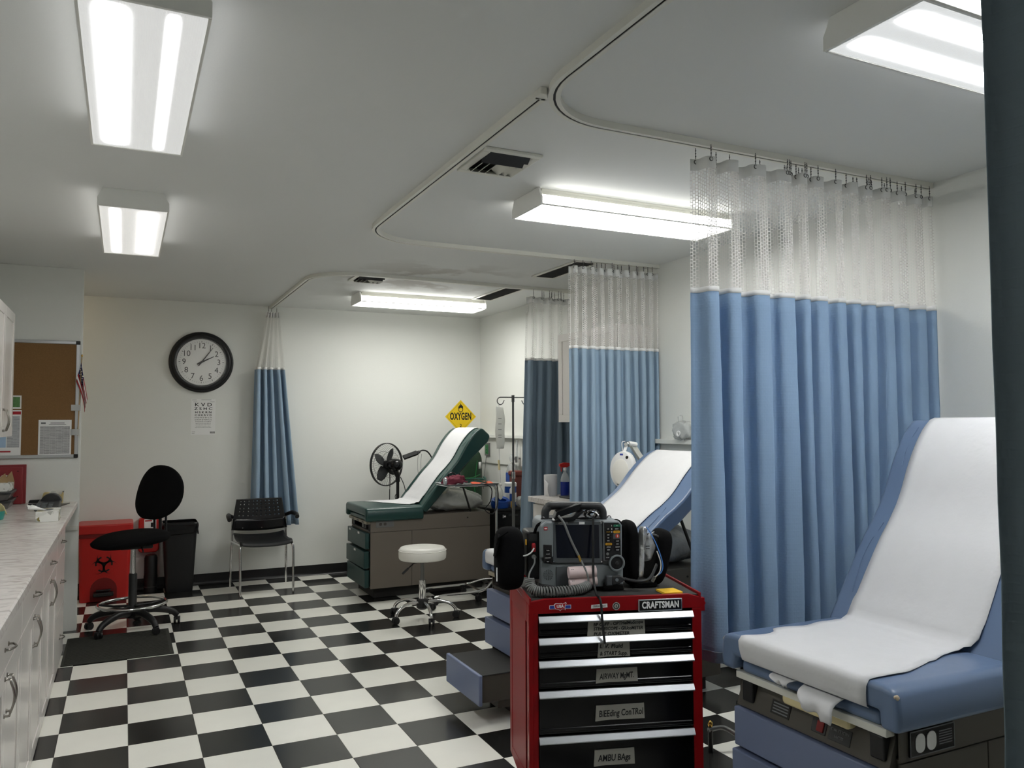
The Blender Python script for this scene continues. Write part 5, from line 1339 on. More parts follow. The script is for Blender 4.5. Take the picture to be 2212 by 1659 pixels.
def bagf(u, v):
    w = 0.036 + 0.012 * math.sin(PI * v) ; d = 0.016 * math.sin(PI * min(1, v * 1.02)) ** 0.6 + 0.002
    a = 2 * PI * u
    return (0.012 - 0.018 * v * 0 + w * math.cos(a) + 0.004 * math.sin(11 * v), d * math.sin(a), 0.0 + 0.375 * v + 0.006 * math.cos(a) * math.sin(5 * v))
MB().grid(bagf, 20, 24, closed=True).build('bag', 'milky thin', pb, smooth=180)
for k, z in enumerate((0.27, 0.22, 0.17, 0.12, 0.1)): MB().box(-0.015, 0.018, -0.0185, -0.0175, z, z + 0.004).build('print_mark', 'ink grey', pb)
MB().tube([(0.005, 0, 0.37), (-0.002, 0, 0.40), (0.0, 0, 0.41)], 0.003, 6).build('hanger_loop', 'white plastic', pb)
MB().tube(smoothpath([(0.0, 0, 0.01), (0.004, 0, -0.1), (0.012, 0, -0.25), (0.016, 0, -0.33)], 5), 0.0032, 6).build('hose', 'white plastic', pb)
MB().cyl((0.002, -0.003, -0.19), (-0.004, -0.003, -0.10), 0.009, n=10).build('hose_clamp', 'cream plastic', pb)
MB().lathe([(0.0001, -0.455), (0.012, -0.448), (0.024, -0.42), (0.027, -0.40), (0.022, -0.37), (0.009, -0.345), (0.007, -0.33), (0.014, -0.325), (0.014, -0.315), (0.004, -0.312)], 20, Matrix.Translation((0.014, 0, 0))).build('squeeze_bulb', 'white vinyl', pb, smooth=60)

# ------------------------------------------------------------------ instrument stand with tray
ms = thing('instrument_stand', 'chrome instrument stand with a steel tray before the green exam table', 'stand', (2.96, 0.75, 0))
def S(x, y, z): return (x - 2.96, y - 0.75, z)
ty0, ty1, tx0, tx1 = 0.57, 0.93, 2.43, 2.93
o0 = rrect(tx0 + 0.03, tx1 - 0.03, ty0 + 0.03, ty1 - 0.03, 0.03, 5); o1 = rrect(tx0 + 0.012, tx1 - 0.012, ty0 + 0.012, ty1 - 0.012, 0.04, 5); o2 = rrect(tx0, tx1, ty0, ty1, 0.05, 5)
n = len(o0)
vs = [S(*p, 0.966) for p in o0] + [S(*p, 0.984) for p in o1] + [S(*p, 0.988) for p in o2]
MB().add(vs, [tuple(range(n))] + [(k * n + i, k * n + (i + 1) % n, (k + 1) * n + (i + 1) % n, (k + 1) * n + i) for k in range(2) for i in range(n)]).build('tray', 'brushed steel', ms, smooth=60, solid=0.0015)
loop = [S(2.955, 0.75, 0.60), S(2.955, 0.75, 0.90), S(2.945, 0.75, 0.945), S(2.915, 0.75, 0.963), S(2.89, 0.62, 0.963)]
MB().tube(smoothpath([S(2.957, 0.75, 0.12), S(2.957, 0.75, 0.5), S(2.957, 0.75, 0.88), S(2.95, 0.75, 0.93), S(2.925, 0.75, 0.957), S(2.88, 0.75, 0.959), S(2.7, 0.75, 0.9588)], 6), 0.011, 10).build('upright_tube', 'chrome', ms, smooth=60)
rim = rrect(tx0 + 0.012, tx1 - 0.005, ty0 + 0.008, ty1 - 0.008, 0.05, 6)
MB().tube([S(*p, 0.972) for p in rim], 0.0055, 8, closed=True).tube([S(2.70, 0.58, 0.9655), S(2.70, 0.75, 0.9585), S(2.70, 0.92, 0.9655)], 0.005, 8).build('tray_ring', 'chrome', ms, smooth=60)
MB().cyl(S(2.957, 0.75, 0.42), S(2.957, 0.75, 0.46), 0.017, n=14).build('height_collar', 'chrome', ms, smooth=40)
for y in (0.56, 0.90):
    l = MB().tube(smoothpath([S(2.30, y, 0.06), S(2.40, y, 0.075), S(2.72, y, 0.078), S(2.86, (y + 0.75) / 2, 0.12), S(2.957, 0.75, 0.13)], 5), 0.0115, 8).build('leg', 'chrome', ms, smooth=60)
    for x in (2.31, 2.70): caster(l, S(x, y, 0.062), 0.024)
MB().tube([S(2.72, 0.56, 0.078), S(2.72, 0.90, 0.078)], 0.01, 8).build('cross_bar', 'chrome', ms)
cf_ = thing('pressure_cuff', 'maroon blood pressure cuff with gauge heaped at the tray end', 'blood pressure cuff', (2.54, 0.74, 0.968))
soft = soft_bag('cuff', (0, 0, 0.042), (0.098, 0.07, 0.042), 'maroon cloth', None, None, 12, rot=(0, -0.15, 0.2), amp=0.09); soft.parent = cf_
MB().prism([(-0.05, 0.02), (0.06, 0.05), (0.12, 0.035), (0.11, 0.025), (0.05, 0.035)], 'y', -0.06, 0.05).build('cuff_tail', 'maroon cloth', cf_, bevel=0.004)
MB().lathe([(0.0001, 0.0), (0.03, 0.0), (0.032, 0.006), (0.03, 0.016), (0.0001, 0.018)], 24, Matrix.Translation((-0.085, -0.05, 0.045)) @ Matrix.Rotation(PI / 2, 4, 'Y') @ Matrix.Rotation(PI, 4, 'X')).build('gauge', 'brushed steel', cf_, smooth=40)
MB().tube(arc((-0.01, 0.08), 0.034, -20, 200, 12, 0), 0.005, 6, M=Matrix.Rotation(PI / 2, 4, 'X')).build('tube_loop', 'black rubber', cf_)
MB().ell((0.02, -0.09, 0.014), (0.03, 0.018, 0.012), 12).build('bulb', 'black rubber', cf_)
sth = thing('stethoscope', 'dark green stethoscope tubing coiled on the tray with hanging loop', 'stethoscope', (2.76, 0.72, 0.968))
coil = [(0.085 * math.cos(a) * (1 + 0.04 * math.sin(3 * a)) - 0.01, 0.10 * math.sin(a), 0.018 + 0.02 * a / 2 / PI + 0.010 * math.sin(2 * a)) for a in [0.3 * k for k in range(44)]]
MB().tube(coil, 0.0066, 6).build('green_tube', 'tube green', sth, smooth=60)
MB().tube(smoothpath([(-0.02, -0.12, 0.022), (0.02, -0.16, 0.012), (0.06, -0.175, -0.03), (0.05, -0.17, -0.13), (0.0, -0.17, -0.2), (0.06, -0.175, -0.24), (0.11, -0.17, -0.19), (0.125, -0.165, -0.08), (0.12, -0.15, 0.01)], 5), 0.0048, 6).build('hanging_tube', 'black rubber', sth, smooth=60)
MB().lathe([(0.018, 0), (0.02, 0.004), (0.018, 0.01), (0.008, 0.014), (0.006, 0.03)], 18, Matrix.Translation((0.11, 0.03, 0.002))).build('chest_piece', 'chrome', sth, smooth=40)
for k, (x, y, r) in enumerate(((2.745, 0.74, 0.3), (2.79, 0.70, -0.5), (2.86, 0.68, 0.9))):
    tag(MB().box(-0.04, 0.04, -0.028, 0.028, -0.005, 0.005).build('orange_pack', 'orange plastic', bevel=0.004, loc=(x, y, 0.984), rot=(0.42, 0.1, r * 0.4)), ('orange pack lying inside the green tubing coil on tray', 'second orange pack inside the tubing coil, towards the tray middle', 'orange pack beside the chrome chest piece at the tray end')[k], 'pack', 'orange packs on the tray')
tag(MB().tube(smoothpath([(2.63, 0.86, 1.0), (2.72, 0.9, 1.015), (2.80, 0.91, 1.02), (2.88, 0.93, 1.045)], 5), 0.004, 6).build('green_hose', 'bright green', loc=(0, 0, 0)), 'bright green oxygen hose running behind the instrument tray', 'hose')

# ------------------------------------------------------------------ sink counter between the curtains
sk = thing('sink_cabinet', 'white drawer cabinet below marbled counter between shaded and middle curtains', 'cabinet', (3.19, -0.5, 0))
MB(sk.location).box(2.905, XR - 0.004, -0.90, -0.10, 0.0005, 0.885).build('carcass', 'cabinet white', sk, smooth=0)
for z0, z1 in ((0.70, 0.87), (0.02, 0.695)): MB(sk.location).box(2.885, 2.905, -0.895, -0.105, z0, z1).build('drawer' if z0 > 0.5 else 'door', 'cabinet white', sk, smooth=0, bevel=0.0015)
sc2 = thing('sink_counter', 'short grey and white marbled counter holding paper towel roll', 'countertop', (3.18, -0.5, 0.886))
MB(sc2.location).prism([(2.852, 0.888), (XR - 0.002, 0.888), (XR - 0.002, 0.93), (2.856, 0.93), (2.85, 0.926)], 'y', -0.905, -0.085).build('top', 'marble counter', sc2, smooth=40)
MB(sc2.location).box(3.0, 3.36, -0.86, -0.32, 0.9302, 0.945).build('sink_rim', 'charcoal plastic', sc2, bevel=0.004)
MB(sc2.location).box(3.03, 3.33, -0.83, -0.35, 0.9445, 0.9458).build('sink_bowl', 'recess black', sc2, smooth=0)
wc = thing('small_wall_cabinet', 'white wall cabinet with framed door between the two back curtains', 'cabinet', (3.34, -0.45, 1.515))
MB(wc.location).box(3.20, XR - 0.001, -0.86, 0.0, 1.515, 2.235).build('carcass', 'cabinet white', wc, smooth=0)
for a, b in ((-0.86, -0.432), (-0.428, 0.0)):
    d = MB(wc.location).box(3.186, 3.194, a, b, 1.515, 2.235)
    for q, r, c, e in ((a, b, 1.515, 1.575), (a, b, 2.175, 2.235), (a, a + 0.06, 1.575, 2.175), (b - 0.06, b, 1.575, 2.175)): d.box(3.18, 3.186, q, r, c, e)
    d.build('door', 'cabinet white', wc, smooth=0, bevel=0.0015)
tr = thing('paper_towel_roll', 'white paper towel roll with loose end standing on the sink counter', 'paper towel', (3.03, -0.13, 0.9305))
MB().lathe([(0.02, 0), (0.052, 0), (0.053, 0.165), (0.02, 0.165)], 28).build('roll', 'exam paper', tr, smooth=40)
MB().grid(lambda u, v: (-0.054 - 0.012 * math.sin(PI * v) * (1 - u) + 0.03 * (u - 0.5) * 0, -0.03 + 0.07 * (u - 0.5) - 0.02 * v, 0.10 - 0.10 * v + 0.03 * u * (1 - v)), 8, 8).build('loose_sheet', 'exam paper', tr, smooth=180, solid=0.001)
sb = thing('spray_bottle', 'spray bottle of blue liquid with red trigger on the sink counter', 'spray bottle', (3.10, -0.24, 0.9305))
MB().lathe([(0.034, 0), (0.037, 0.005), (0.037, 0.115)], 20).build('liquid', 'blue liquid', sb, smooth=40)
MB().lathe([(0.037, 0.115), (0.036, 0.13), (0.024, 0.17), (0.012, 0.19), (0.012, 0.205)], 20, cap=False).build('bottle_neck', 'clear plastic', sb, smooth=40)
MB().prism([(-0.012, 0.225), (-0.05, 0.235), (-0.05, 0.255), (-0.01, 0.265), (0.04, 0.262), (0.042, 0.24), (0.015, 0.225)], 'y', -0.011, 0.011).prism([(-0.04, 0.235), (-0.034, 0.235), (-0.028, 0.195), (-0.034, 0.193)], 'y', -0.007, 0.007).build('trigger', 'red plastic', sb, bevel=0.003)
MB().cyl((0, 0, 0.203), (0, 0, 0.228), 0.014, n=14).build('collar', 'white plastic', sb)

# ------------------------------------------------------------------ magnifier lamp
ml = thing('magnifier_lamp', 'white magnifier lamp on a jointed arm beside the middle blue table', 'lamp', (3.20, -1.28, 0))
def G(x, y, z): return Vector((x - 3.20, y + 1.28, z))
hc = G(2.935, -1.30, 1.198)
HM = Matrix.Translation(hc) @ Vector((-0.97, -0.24, 0.10)).to_track_quat('Z', 'Y').to_matrix().to_4x4()
def egg(r, z): 
    return [(r * 0.84 * math.cos(a) * (1 + 0.06 * math.sin(a)), r * math.sin(a), z) for a in [2 * PI * k / 40 for k in range(40)]]
def stack(rings):
    n = len(rings[0]); vs = [p for r in rings for p in r]
    return vs, [tuple(range(n)), tuple(range((len(rings) - 1) * n, len(rings) * n))] + [(k * n + i, k * n + (i + 1) % n, (k + 1) * n + (i + 1) % n, (k + 1) * n + i) for k in range(len(rings) - 1) for i in range(n)]
MB().add(*stack([egg(0.115, -0.03), egg(0.122, -0.022), egg(0.122, 0.0), egg(0.116, 0.014), egg(0.10, 0.018)]), M=HM).build('head_shell', 'white plastic', ml, smooth=50)
MB().add(*stack([egg(0.082, 0.0175), egg(0.084, 0.0215), egg(0.078, 0.0235)]), M=HM @ Matrix.Translation((0, -0.015, 0))).build('lens_cover', 'white vinyl', ml, smooth=50)
MB().cyl((0.05, 0.08, 0.0145), (0.05, 0.08, 0.0195), 0.011, n=14, M=HM).build('switch', 'ink black', ml)
MB().box(-0.014, 0.014, 0.092, 0.104, 0.0165, 0.0185, HM).build('printed_mark', 'ink blue', ml)
MB().box(-0.02, 0.02, -0.105, -0.095, 0.0165, 0.022, HM).build('latch', 'chrome', ml)
top = HM @ Vector((0, 0.118, -0.01))
J = G(2.985, -1.29, 1.365)
MB().tube([top, top + Vector((0.01, 0, 0.03)), J], 0.011, 10).build('head_stem', 'white plastic', ml, smooth=60)
MB().ell(J, 0.02, 14).cyl(J + Vector((-0.03, -0.02, 0)), J + Vector((0.03, 0.02, 0)), 0.011, n=12).build('joint', 'chrome', ml, smooth=60)
MB().tube([J + Vector((0.01, 0, 0.005)), J + Vector((0.07, 0.0, -0.005))], 0.016, 8).build('knuckle', 'white plastic', ml)
a0, a1 = G(3.02, -1.28, 1.37), G(3.20, -1.26, 1.15)
d_ = (a1 - a0).normalized()
AK = Matrix.Translation(a0) @ d_.to_track_quat('Z', 'Y').to_matrix().to_4x4()
MB().box(-0.014, 0.014, -0.018, 0.018, 0, (a1 - a0).length, AK).build('arm', 'white metal', ml, bevel=0.003)
MB().cyl(a1 + Vector((0, 0, 0.02)), (0, 0, 0.06), 0.012, n=12).build('post', 'white metal', ml, smooth=40)
MB().lathe([(0.0001, 0.0005), (0.17, 0.0005), (0.17, 0.03), (0.03, 0.055), (0.02, 0.07)], 28).build('base', 'white metal', ml, smooth=50)
MB().tube(smoothpath([J + Vector((-0.02, 0, 0.02)), J + Vector((-0.045, 0, 0.01)), J + Vector((-0.04, 0, -0.04)), top], 5), 0.003, 6).build('cord', 'white plastic', ml)
mk = thing('bagged_mask', 'clear plastic bag holding breathing mask on the right wall ledge', 'mask', (3.455, -1.29, 1.391))
s_ = soft_bag('bag', (0, 0, 0.06), (0.045, 0.10, 0.062), 'clear bag', None, None, 21, amp=0.07); s_.parent = mk
MB().ell((0, -0.01, 0.045), (0.03, 0.05, 0.04), 16).build('mask_shell', 'clear plastic', mk, smooth=60)
MB().ring([(0.012, 0), (0.02, 0), (0.02, 0.008), (0.012, 0.008)], 18, Matrix.Translation((-0.045, 0.0, 0.04)) @ Matrix.Rotation(-PI / 2, 4, 'Y')).build('valve', 'white plastic', mk)
MB().tube([(-0.01, 0.03, 0.12), (0, 0.04, 0.15), (0.01, 0.035, 0.165)], [0.012, 0.02, 0.008], 10).build('bag_twist', 'clear bag', mk, smooth=60)

# ------------------------------------------------------------------ small things on the floor to the right
tag(MB((3.28, -1.79, 0)).tube(smoothpath([(2.95, -2.35, 0.006), (3.12, -2.38, 0.006), (3.3, -2.32, 0.006), (3.45, -2.4, 0.006)], 6), 0.006, 6).build('floor_cable', 'black rubber', loc=(3.28, -1.79, 0)), 'black cable lying on the floor under the widest curtain', 'cable')
pd = thing('floor_pedal', 'grey steel pedal arm with brass knob on floor between tool cart and nearest table', 'pedal', (2.42, -2.9, 0))
MB().tube(smoothpath([(-0.03, 0.10, 0.10), (0.05, 0.09, 0.10), (0.09, 0.02, 0.075), (0.14, 0.0, 0.06), (0.3, -0.03, 0.06)], 5), 0.011, 8).build('arm', 'matte grey metal', pd, smooth=60)
MB().ell((-0.02, 0.10, 0.125), (0.012, 0.012, 0.016), 12).build('knob', 'gold', pd, smooth=60)
MB().cyl((-0.02, 0.10, 0.0005), (-0.02, 0.10, 0.1), 0.011, n=14).build('foot', 'black rubber', pd)
MB().cyl((0.29, -0.03, 0.0005), (0.29, -0.03, 0.055), 0.011, n=14).build('foot', 'black rubber', pd)
# ------------------------------------------------------------------ red tool cart
CT = (1.317, -3.102, 0.0); CA = math.radians(-17.2)
W, Dp, H = 0.668, 0.475, 0.855
tcart = thing('tool_cart', 'red rolling tool cart with black drawers and chrome pulls in front', 'tool cart', CT, CA)
e = MB()
e.box(0.0, 0.034, 0.0, 0.06, 0.12, 0.80).box(W - 0.037, W, 0.0, 0.06, 0.12, 0.80)
e.prism([(0.0, 0.80), (W, 0.80), (W, 0.835), (W - 0.005, 0.84), (W - 0.05, 0.853), (0.06, 0.853), (0.006, 0.845), (0.0, 0.835)], 'y', 0.0, 0.018)
e.box(0.0, W, 0.0, 0.03, 0.12, 0.15)
e.box(0.0, 0.004, 0.09, Dp - 0.03, 0.16, 0.80).box(W - 0.004, W, 0.01, Dp - 0.01, 0.12, 0.80)
e.box(0.004, W - 0.004, Dp - 0.006, Dp, 0.12, 0.80).box(0.004, W - 0.004, 0.02, Dp - 0.006, 0.12, 0.13)
e.build('body', 'red enamel', tcart, smooth=0, bevel=0.0025)
# left side: recessed panel between folded flanges
e = MB().box(-0.002, 0.016, -0.0005, 0.045, 0.12, 0.835).box(-0.002, 0.016, Dp - 0.055, Dp, 0.12, 0.835).box(-0.002, 0.016, 0.045, Dp - 0.055, 0.76, 0.835).prism([(0.045, 0.12), (Dp - 0.055, 0.12), (Dp - 0.055, 0.16), (0.045, 0.20)], 'x', -0.002, 0.016)
e.build('side_flange', 'red enamel', tcart, smooth=0, bevel=0.003)
MB().box(-0.003, -0.0015, 0.003, 0.012, 0.13, 0.80).build('edge_trim', MT.setdefault('glossy red edge', mat('glossy red edge', (160, 60, 62), rough=0.15)), tcart, smooth=0)
# top tray: raised red rim around a rubber liner
rimp = [(0.0, 0.0), (W, 0.0), (W, Dp), (0.0, Dp)]
e = MB().box(0.0, W, Dp - 0.008, Dp, 0.80, 0.865).box(W - 0.008, W, 0.0, Dp, 0.80, 0.858).box(0.0, 0.008, 0.0, Dp, 0.80, 0.858)
e.build('top_rim', 'red enamel', tcart, smooth=0, bevel=0.003)
MB().box(0.008, W - 0.008, 0.016, Dp - 0.008, 0.835, 0.848).build('top_liner', 'cart liner', tcart, smooth=0, bevel=0.002)
ZT = 0.8485
tops = (0.792, 0.712, 0.629, 0.519, 0.354); bots = (0.716, 0.633, 0.523, 0.358, 0.155)
for k, (a, b) in enumerate(zip(tops, bots)):
    d = MB().box(0.036, W - 0.039, -0.002, 0.40, b + 0.004, a).build('drawer', 'drawer black', tcart, smooth=0, bevel=0.002)
    MB().prism([(-0.002, a), (-0.008, a - 0.0005), (-0.0215, a - 0.019), (-0.0215, a - 0.0225), (-0.018, a - 0.0215), (-0.007, a - 0.006), (-0.002, a - 0.005)], 'x', 0.034, W - 0.038).build('pull', 'brushed steel', d, smooth=30)
    MB().prism([(-0.0025, b + 0.026), (-0.006, b + 0.022), (-0.006, b + 0.014), (-0.0025, b + 0.010)], 'x', 0.04, W - 0.045).build('bottom_bead', 'drawer black', d, smooth=30, bevel=0.001)
def tape(x0, x1, z0, z1, lines, size, seed):
    r = random.Random(seed); y = -0.0062
    p = [(x0, z0 - 0.002), (x0 + (x1 - x0) * 0.3, z0 + 0.001), (x1 + 0.001, z0 - 0.001), (x1 - 0.001, z1 + 0.001), (x0 + 0.004, z1)]
    t = MB().prism(p, 'y', y, y + 0.003).build('tape_label', 'masking tape', tcart, smooth=0)
    n = len(lines)
    for i, (s, sx, dx) in enumerate(lines):
        z = z1 - 0.001 - (z1 - z0) * (i + (0.62 if n == 3 else 0.54)) / n
        text(s, size, 'ink black', t, ((x0 + x1) / 2 + dx, y - 0.0003, z), rot=(PI / 2, r.uniform(-0.03, 0.02), 0), name='handwriting', fit=(x1 - x0) * sx, shear=0.12, bold=0.0005)
tape(0.218, 0.441, 0.7125, 0.768, [('BP CUFF - OPTHelMoScope', 0.86, 0.008), ('STEtHESCOPE - GlUcoMETER', 0.86, 0.008), ('PULSE OXIMETER', 0.62, -0.018)], 0.0165, 1)
tape(0.257, 0.381, 0.634, 0.688, [('I. V. Fluid', 0.72, -0.01), ('& START Supp.', 0.86, 0)], 0.0205, 2)
tape(0.249, 0.410, 0.540, 0.590, [('AIRWAY MgMT.', 0.82, 0)], 0.03, 3)
tape(0.246, 0.435, 0.402, 0.457, [('BlEEding ConTRol', 0.9, 0.004)], 0.033, 4)
tape(0.239, 0.395, 0.238, 0.296, [('AMBU BAgs', 0.8, 0)], 0.033, 5)
np1 = MB().box(0.417, 0.59, -0.006, 0.0, 0.795, 0.840).build('name_plate', 'brushed steel', tcart, bevel=0.002)
MB().box(0.421, 0.586, -0.0068, -0.0058, 0.799, 0.836).build('plate_face', 'black gloss', np1, smooth=0)
text('CRAFTSMAN', 0.034, 'ink white', np1, (0.5035, -0.0072, 0.8175), name='plate_lettering', fit=0.145, bold=0.0012, ext=0.0008, space=1.05)
lk = MB().cyl((0.33, 0.0, 0.82), (0.33, -0.008, 0.82), 0.0145, n=24).build('lock', 'chrome', tcart, smooth=40)
MB().ring([(0.008, 0), (0.011, 0), (0.011, 0.001), (0.008, 0.001)], 20, Matrix.Translation((0.33, -0.008, 0.82)) @ Matrix.Rotation(PI / 2, 4, 'X')).box(0.3288, 0.3312, -0.0088, -0.0078, 0.815, 0.825).build('keyway', 'ink black', lk)
cr = MB().prism([(0.235, 0.813), (0.298, 0.815), (0.2975, 0.829), (0.236, 0.826)], 'y', -0.0012, 0.0).build('crash_label', 'paper white', tcart, smooth=0)
text('CRASH CART', 0.0085, 'ink black', cr, (0.267, -0.0014, 0.8205), name='lettering', sx=1.0)
us = MB().box(0.076, 0.158, -0.0012, 0.0, 0.816, 0.830).build('usa_sticker', 'ink white', tcart, smooth=0)
for a, b in ((0.0775, 0.098), (0.136, 0.1565)): MB().box(a, b, -0.0016, -0.001, 0.8175, 0.8285).build('blue_bar', 'ink blue', us, smooth=0)
um = [(0.094, 0.834), (0.100, 0.8375), (0.117, 0.836), (0.121, 0.838), (0.127, 0.834), (0.130, 0.837), (0.139, 0.840), (0.141, 0.836), (0.137, 0.829), (0.135, 0.820), (0.137, 0.811), (0.133, 0.814), (0.127, 0.815), (0.121, 0.814), (0.117, 0.808), (0.112, 0.813), (0.106, 0.814), (0.098, 0.816), (0.094, 0.824)]
MB().prism([(0.1165 + (x - 0.1165) * 1.0, 0.8235 + (z - 0.8235) * 1.0) for x, z in um], 'y', -0.0019, -0.0005).build('map_outline', 'ink white', us, smooth=0)
MB().prism([(0.1165 + (x - 0.1165) * 0.9, 0.8235 + (z - 0.8235) * 0.86) for x, z in um], 'y', -0.0024, -0.0019).build('map_shape', 'ink red', us, smooth=0)
text('USA', 0.0145, 'ink white', us, (0.1165, -0.0026, 0.8255), name='lettering', sx=1.0, bold=0.0006)
for x in (0.06, W - 0.06):
    for y in (0.06, Dp - 0.06): caster(tcart, (x, y, 0.12), 0.042, ang=0.5)
hd = MB().tube([(W - 0.002, 0.05, 0.805), (W + 0.03, 0.05, 0.805), (W + 0.03, Dp - 0.06, 0.805), (W - 0.002, Dp - 0.06, 0.805)], 0.008, 8).box(W, W + 0.026, 0.03, 0.05, 0.78, 0.83).build('push_handle', 'red enamel', tcart, bevel=0.002)
def onto(o_rot, label, name, cat, lx, ly, z, group=None):
    c, s = math.cos(CA), math.sin(CA)
    return thing(name, label, cat, (CT[0] + lx * c - ly * s, CT[1] + lx * s + ly * c, z), CA + o_rot, group)

# ------------------------------------------------------------------ patient monitor on the cart (origin: bottom centre of its front)
OX, OY = 0.235, 0.13
mo = onto(0.0, 'grey patient monitor and defibrillator with dark screen standing on the red tool cart', 'patient_monitor', 'monitor', OX, OY, ZT)
def X(x): return x - OX
def Z(z): return z - ZT
def q(poly): return [(X(a), Z(b)) for a, b in poly]
MB().prism(q([(0.068, 0.87), (0.40, 0.865), (0.402, 1.10), (0.388, 1.12), (0.085, 1.128), (0.07, 1.112)]), 'y', 0.012, 0.20).build('case', 'device grey', mo, smooth=40, bevel=0.012, seg=3)
MB().prism(q([(0.066, 0.985), (0.118, 0.985), (0.12, 1.122), (0.09, 1.124), (0.066, 1.105)]), 'y', -0.006, 0.02).build('left_panel', 'device grey', mo, smooth=40, bevel=0.006)
MB().prism(q([(0.116, 0.962), (0.318, 0.955), (0.316, 1.121), (0.116, 1.128)]), 'y', -0.002, 0.02).build('screen_bezel', 'device dark', mo, smooth=0, bevel=0.004)
sc_ = MB().prism(q([(0.132, 0.983), (0.303, 0.977), (0.301, 1.106), (0.1275, 1.110)]), 'y', -0.0032, 0.0).build('screen', 'lcd glass', mo, smooth=0)
text('LIFEPAK 15', 0.009, 'ink white', mo, (X(0.158), -0.0026, Z(1.117)), name='lettering', sx=0.9)
text('MONITOR/DEFIBRILLATOR', 0.006, 'ink grey', mo, (X(0.205), -0.0026, Z(1.1165)), name='lettering', sx=0.8)
MB().box(X(0.222), X(0.244), -0.0034, -0.002, Z(1.110), Z(1.1195)).build('asset_sticker', 'paper white', mo, smooth=0)
for x, z in ((0.121, 1.119), (0.121, 0.969), (0.311, 1.114), (0.311, 0.963)): MB().cyl((X(x), -0.001, Z(z)), (X(x), -0.0035, Z(z)), 0.003, n=10).build('screw', 'chrome', mo)
rl = MB().box(X(0.081), X(0.095), -0.0075, -0.005, Z(1.091), Z(1.104)).build('red_badge', 'ink red', mo, smooth=0)
MB().box(X(0.083), X(0.093), -0.0082, -0.0075, Z(1.095), Z(1.100)).build('badge_bar', 'pink paper', rl, smooth=0)
lb = MB().prism(q([(0.078, 0.966), (0.112, 0.962), (0.112, 1.034), (0.078, 1.036)]), 'y', -0.009, 0.01).build('key_strip', 'black plastic', mo, bevel=0.002)
for k, s in enumerate(('12-LEAD', 'TRANSMIT', 'CODE SUMMARY', 'PRINT')):
    z = 1.014 - 0.0145 * k
    b = MB().prism(rrect(X(0.0855), X(0.1045), Z(z) - 0.0038, Z(z) + 0.0038, 0.0036), 'y', -0.0115, -0.009).build('key', 'black gloss', lb)
    text(s, 0.0042, 'ink white', b, (X(0.095), -0.0118, Z(z)), name='key_lettering', sx=0.75)
# right control panel
MB().prism(q([(0.318, 0.965), (0.345, 0.963), (0.352, 0.98), (0.392, 0.985), (0.392, 1.108), (0.38, 1.119), (0.318, 1.121)]), 'y', -0.008, 0.02).build('control_panel', 'device grey', mo, smooth=30, bevel=0.004)
cp_ = MB().prism(q([(0.323, 0.97), (0.343, 0.968), (0.35, 0.984), (0.387, 0.988), (0.387, 1.105), (0.378, 1.113), (0.321, 1.114)]), 'y', -0.0095, 0.0).build('panel_face', 'black plastic', mo, smooth=30)
def key(x, z, w, h, m, s='', ink='ink white', y=-0.0095, sz=0.0048):
    b = MB().prism(rrect(X(x - w / 2), X(x + w / 2), Z(z - h / 2), Z(z + h / 2), h * 0.42), 'y', y - 0.002, y).build('key', m, cp_)
    if s: text(s, sz, ink, b, (X(x), y - 0.0023, Z(z)), name='key_lettering', sx=0.8)
    return b
key(0.372, 1.1025, 0.027, 0.0085, 'green key', 'ON')
key(0.3715, 1.090, 0.025, 0.0075, 'black gloss', 'ENERGY')
key(0.371, 1.0785, 0.027, 0.009, 'amber key', 'CHARGE', 'ink black')
MB().box(X(0.357), X(0.386), -0.0105, -0.0095, Z(1.052), Z(1.0725)).build('shock_plate', 'device dark', cp_)
sk_ = MB().cyl((X(0.3735), -0.0105, Z(1.0625)), (X(0.3735), -0.013, Z(1.0625)), 0.0075, n=20).build('shock_key', 'red key', cp_, smooth=40)
MB().prism(q([(0.3745, 1.0685), (0.3705, 1.062), (0.3735, 1.062), (0.372, 1.0565), (0.3765, 1.0635), (0.3735, 1.0635)]), 'y', -0.0138, -0.013).build('bolt_mark', 'ink white', sk_, smooth=0)
for k, s in enumerate(('PACER', 'RATE', 'CURRENT', 'PAUSE')): key(0.374, 1.0425 - 0.0115 * k, 0.025, 0.0078, 'black gloss', s)
for k, (s, m_) in enumerate((('CPR', 'black gloss'), ('ANALYZE', 'black gloss'), ('LEAD', 'black gloss'), ('SIZE', 'black gloss'), ('SYNC', 'black gloss'))): key(0.337, 1.0905 - 0.0115 * k, 0.021, 0.0078, m_, s, 'amber key' if s == 'ANALYZE' else 'ink white')
key(0.3385, 1.0315, 0.027, 0.009, 'amber key', 'ALARMS', 'ink black')
for k, s in enumerate(('OPTIONS', 'EVENT')): key(0.338, 1.020 - 0.011 * k, 0.024, 0.0075, 'black gloss', s)
for k, z in enumerate((1.1025, 1.090, 1.0785)): text('123'[k], 0.008, 'ink white', cp_, (X(0.3515), -0.0099, Z(z)), name='step_number', bold=0.0003)
text('HOME', 0.0045, 'ink white', cp_, (X(0.334), -0.0099, Z(0.979)), name='key_lettering')
MB().cyl((X(0.334), -0.0095, Z(0.9935)), (X(0.334), -0.0115, Z(0.9935)), 0.0055, n=16).build('home_key', 'cable grey', cp_, smooth=40)
MB().ring([(0.0245, -0.004), (0.031, -0.004), (0.033, 0.004), (0.031, 0.012), (0.027, 0.0125), (0.0245, 0.006)], 36, Matrix.Translation((X(0.371), -0.004, Z(0.957))) @ Matrix.Rotation(PI / 2, 4, 'X')).build('dial_ring', 'device grey', mo, smooth=40)
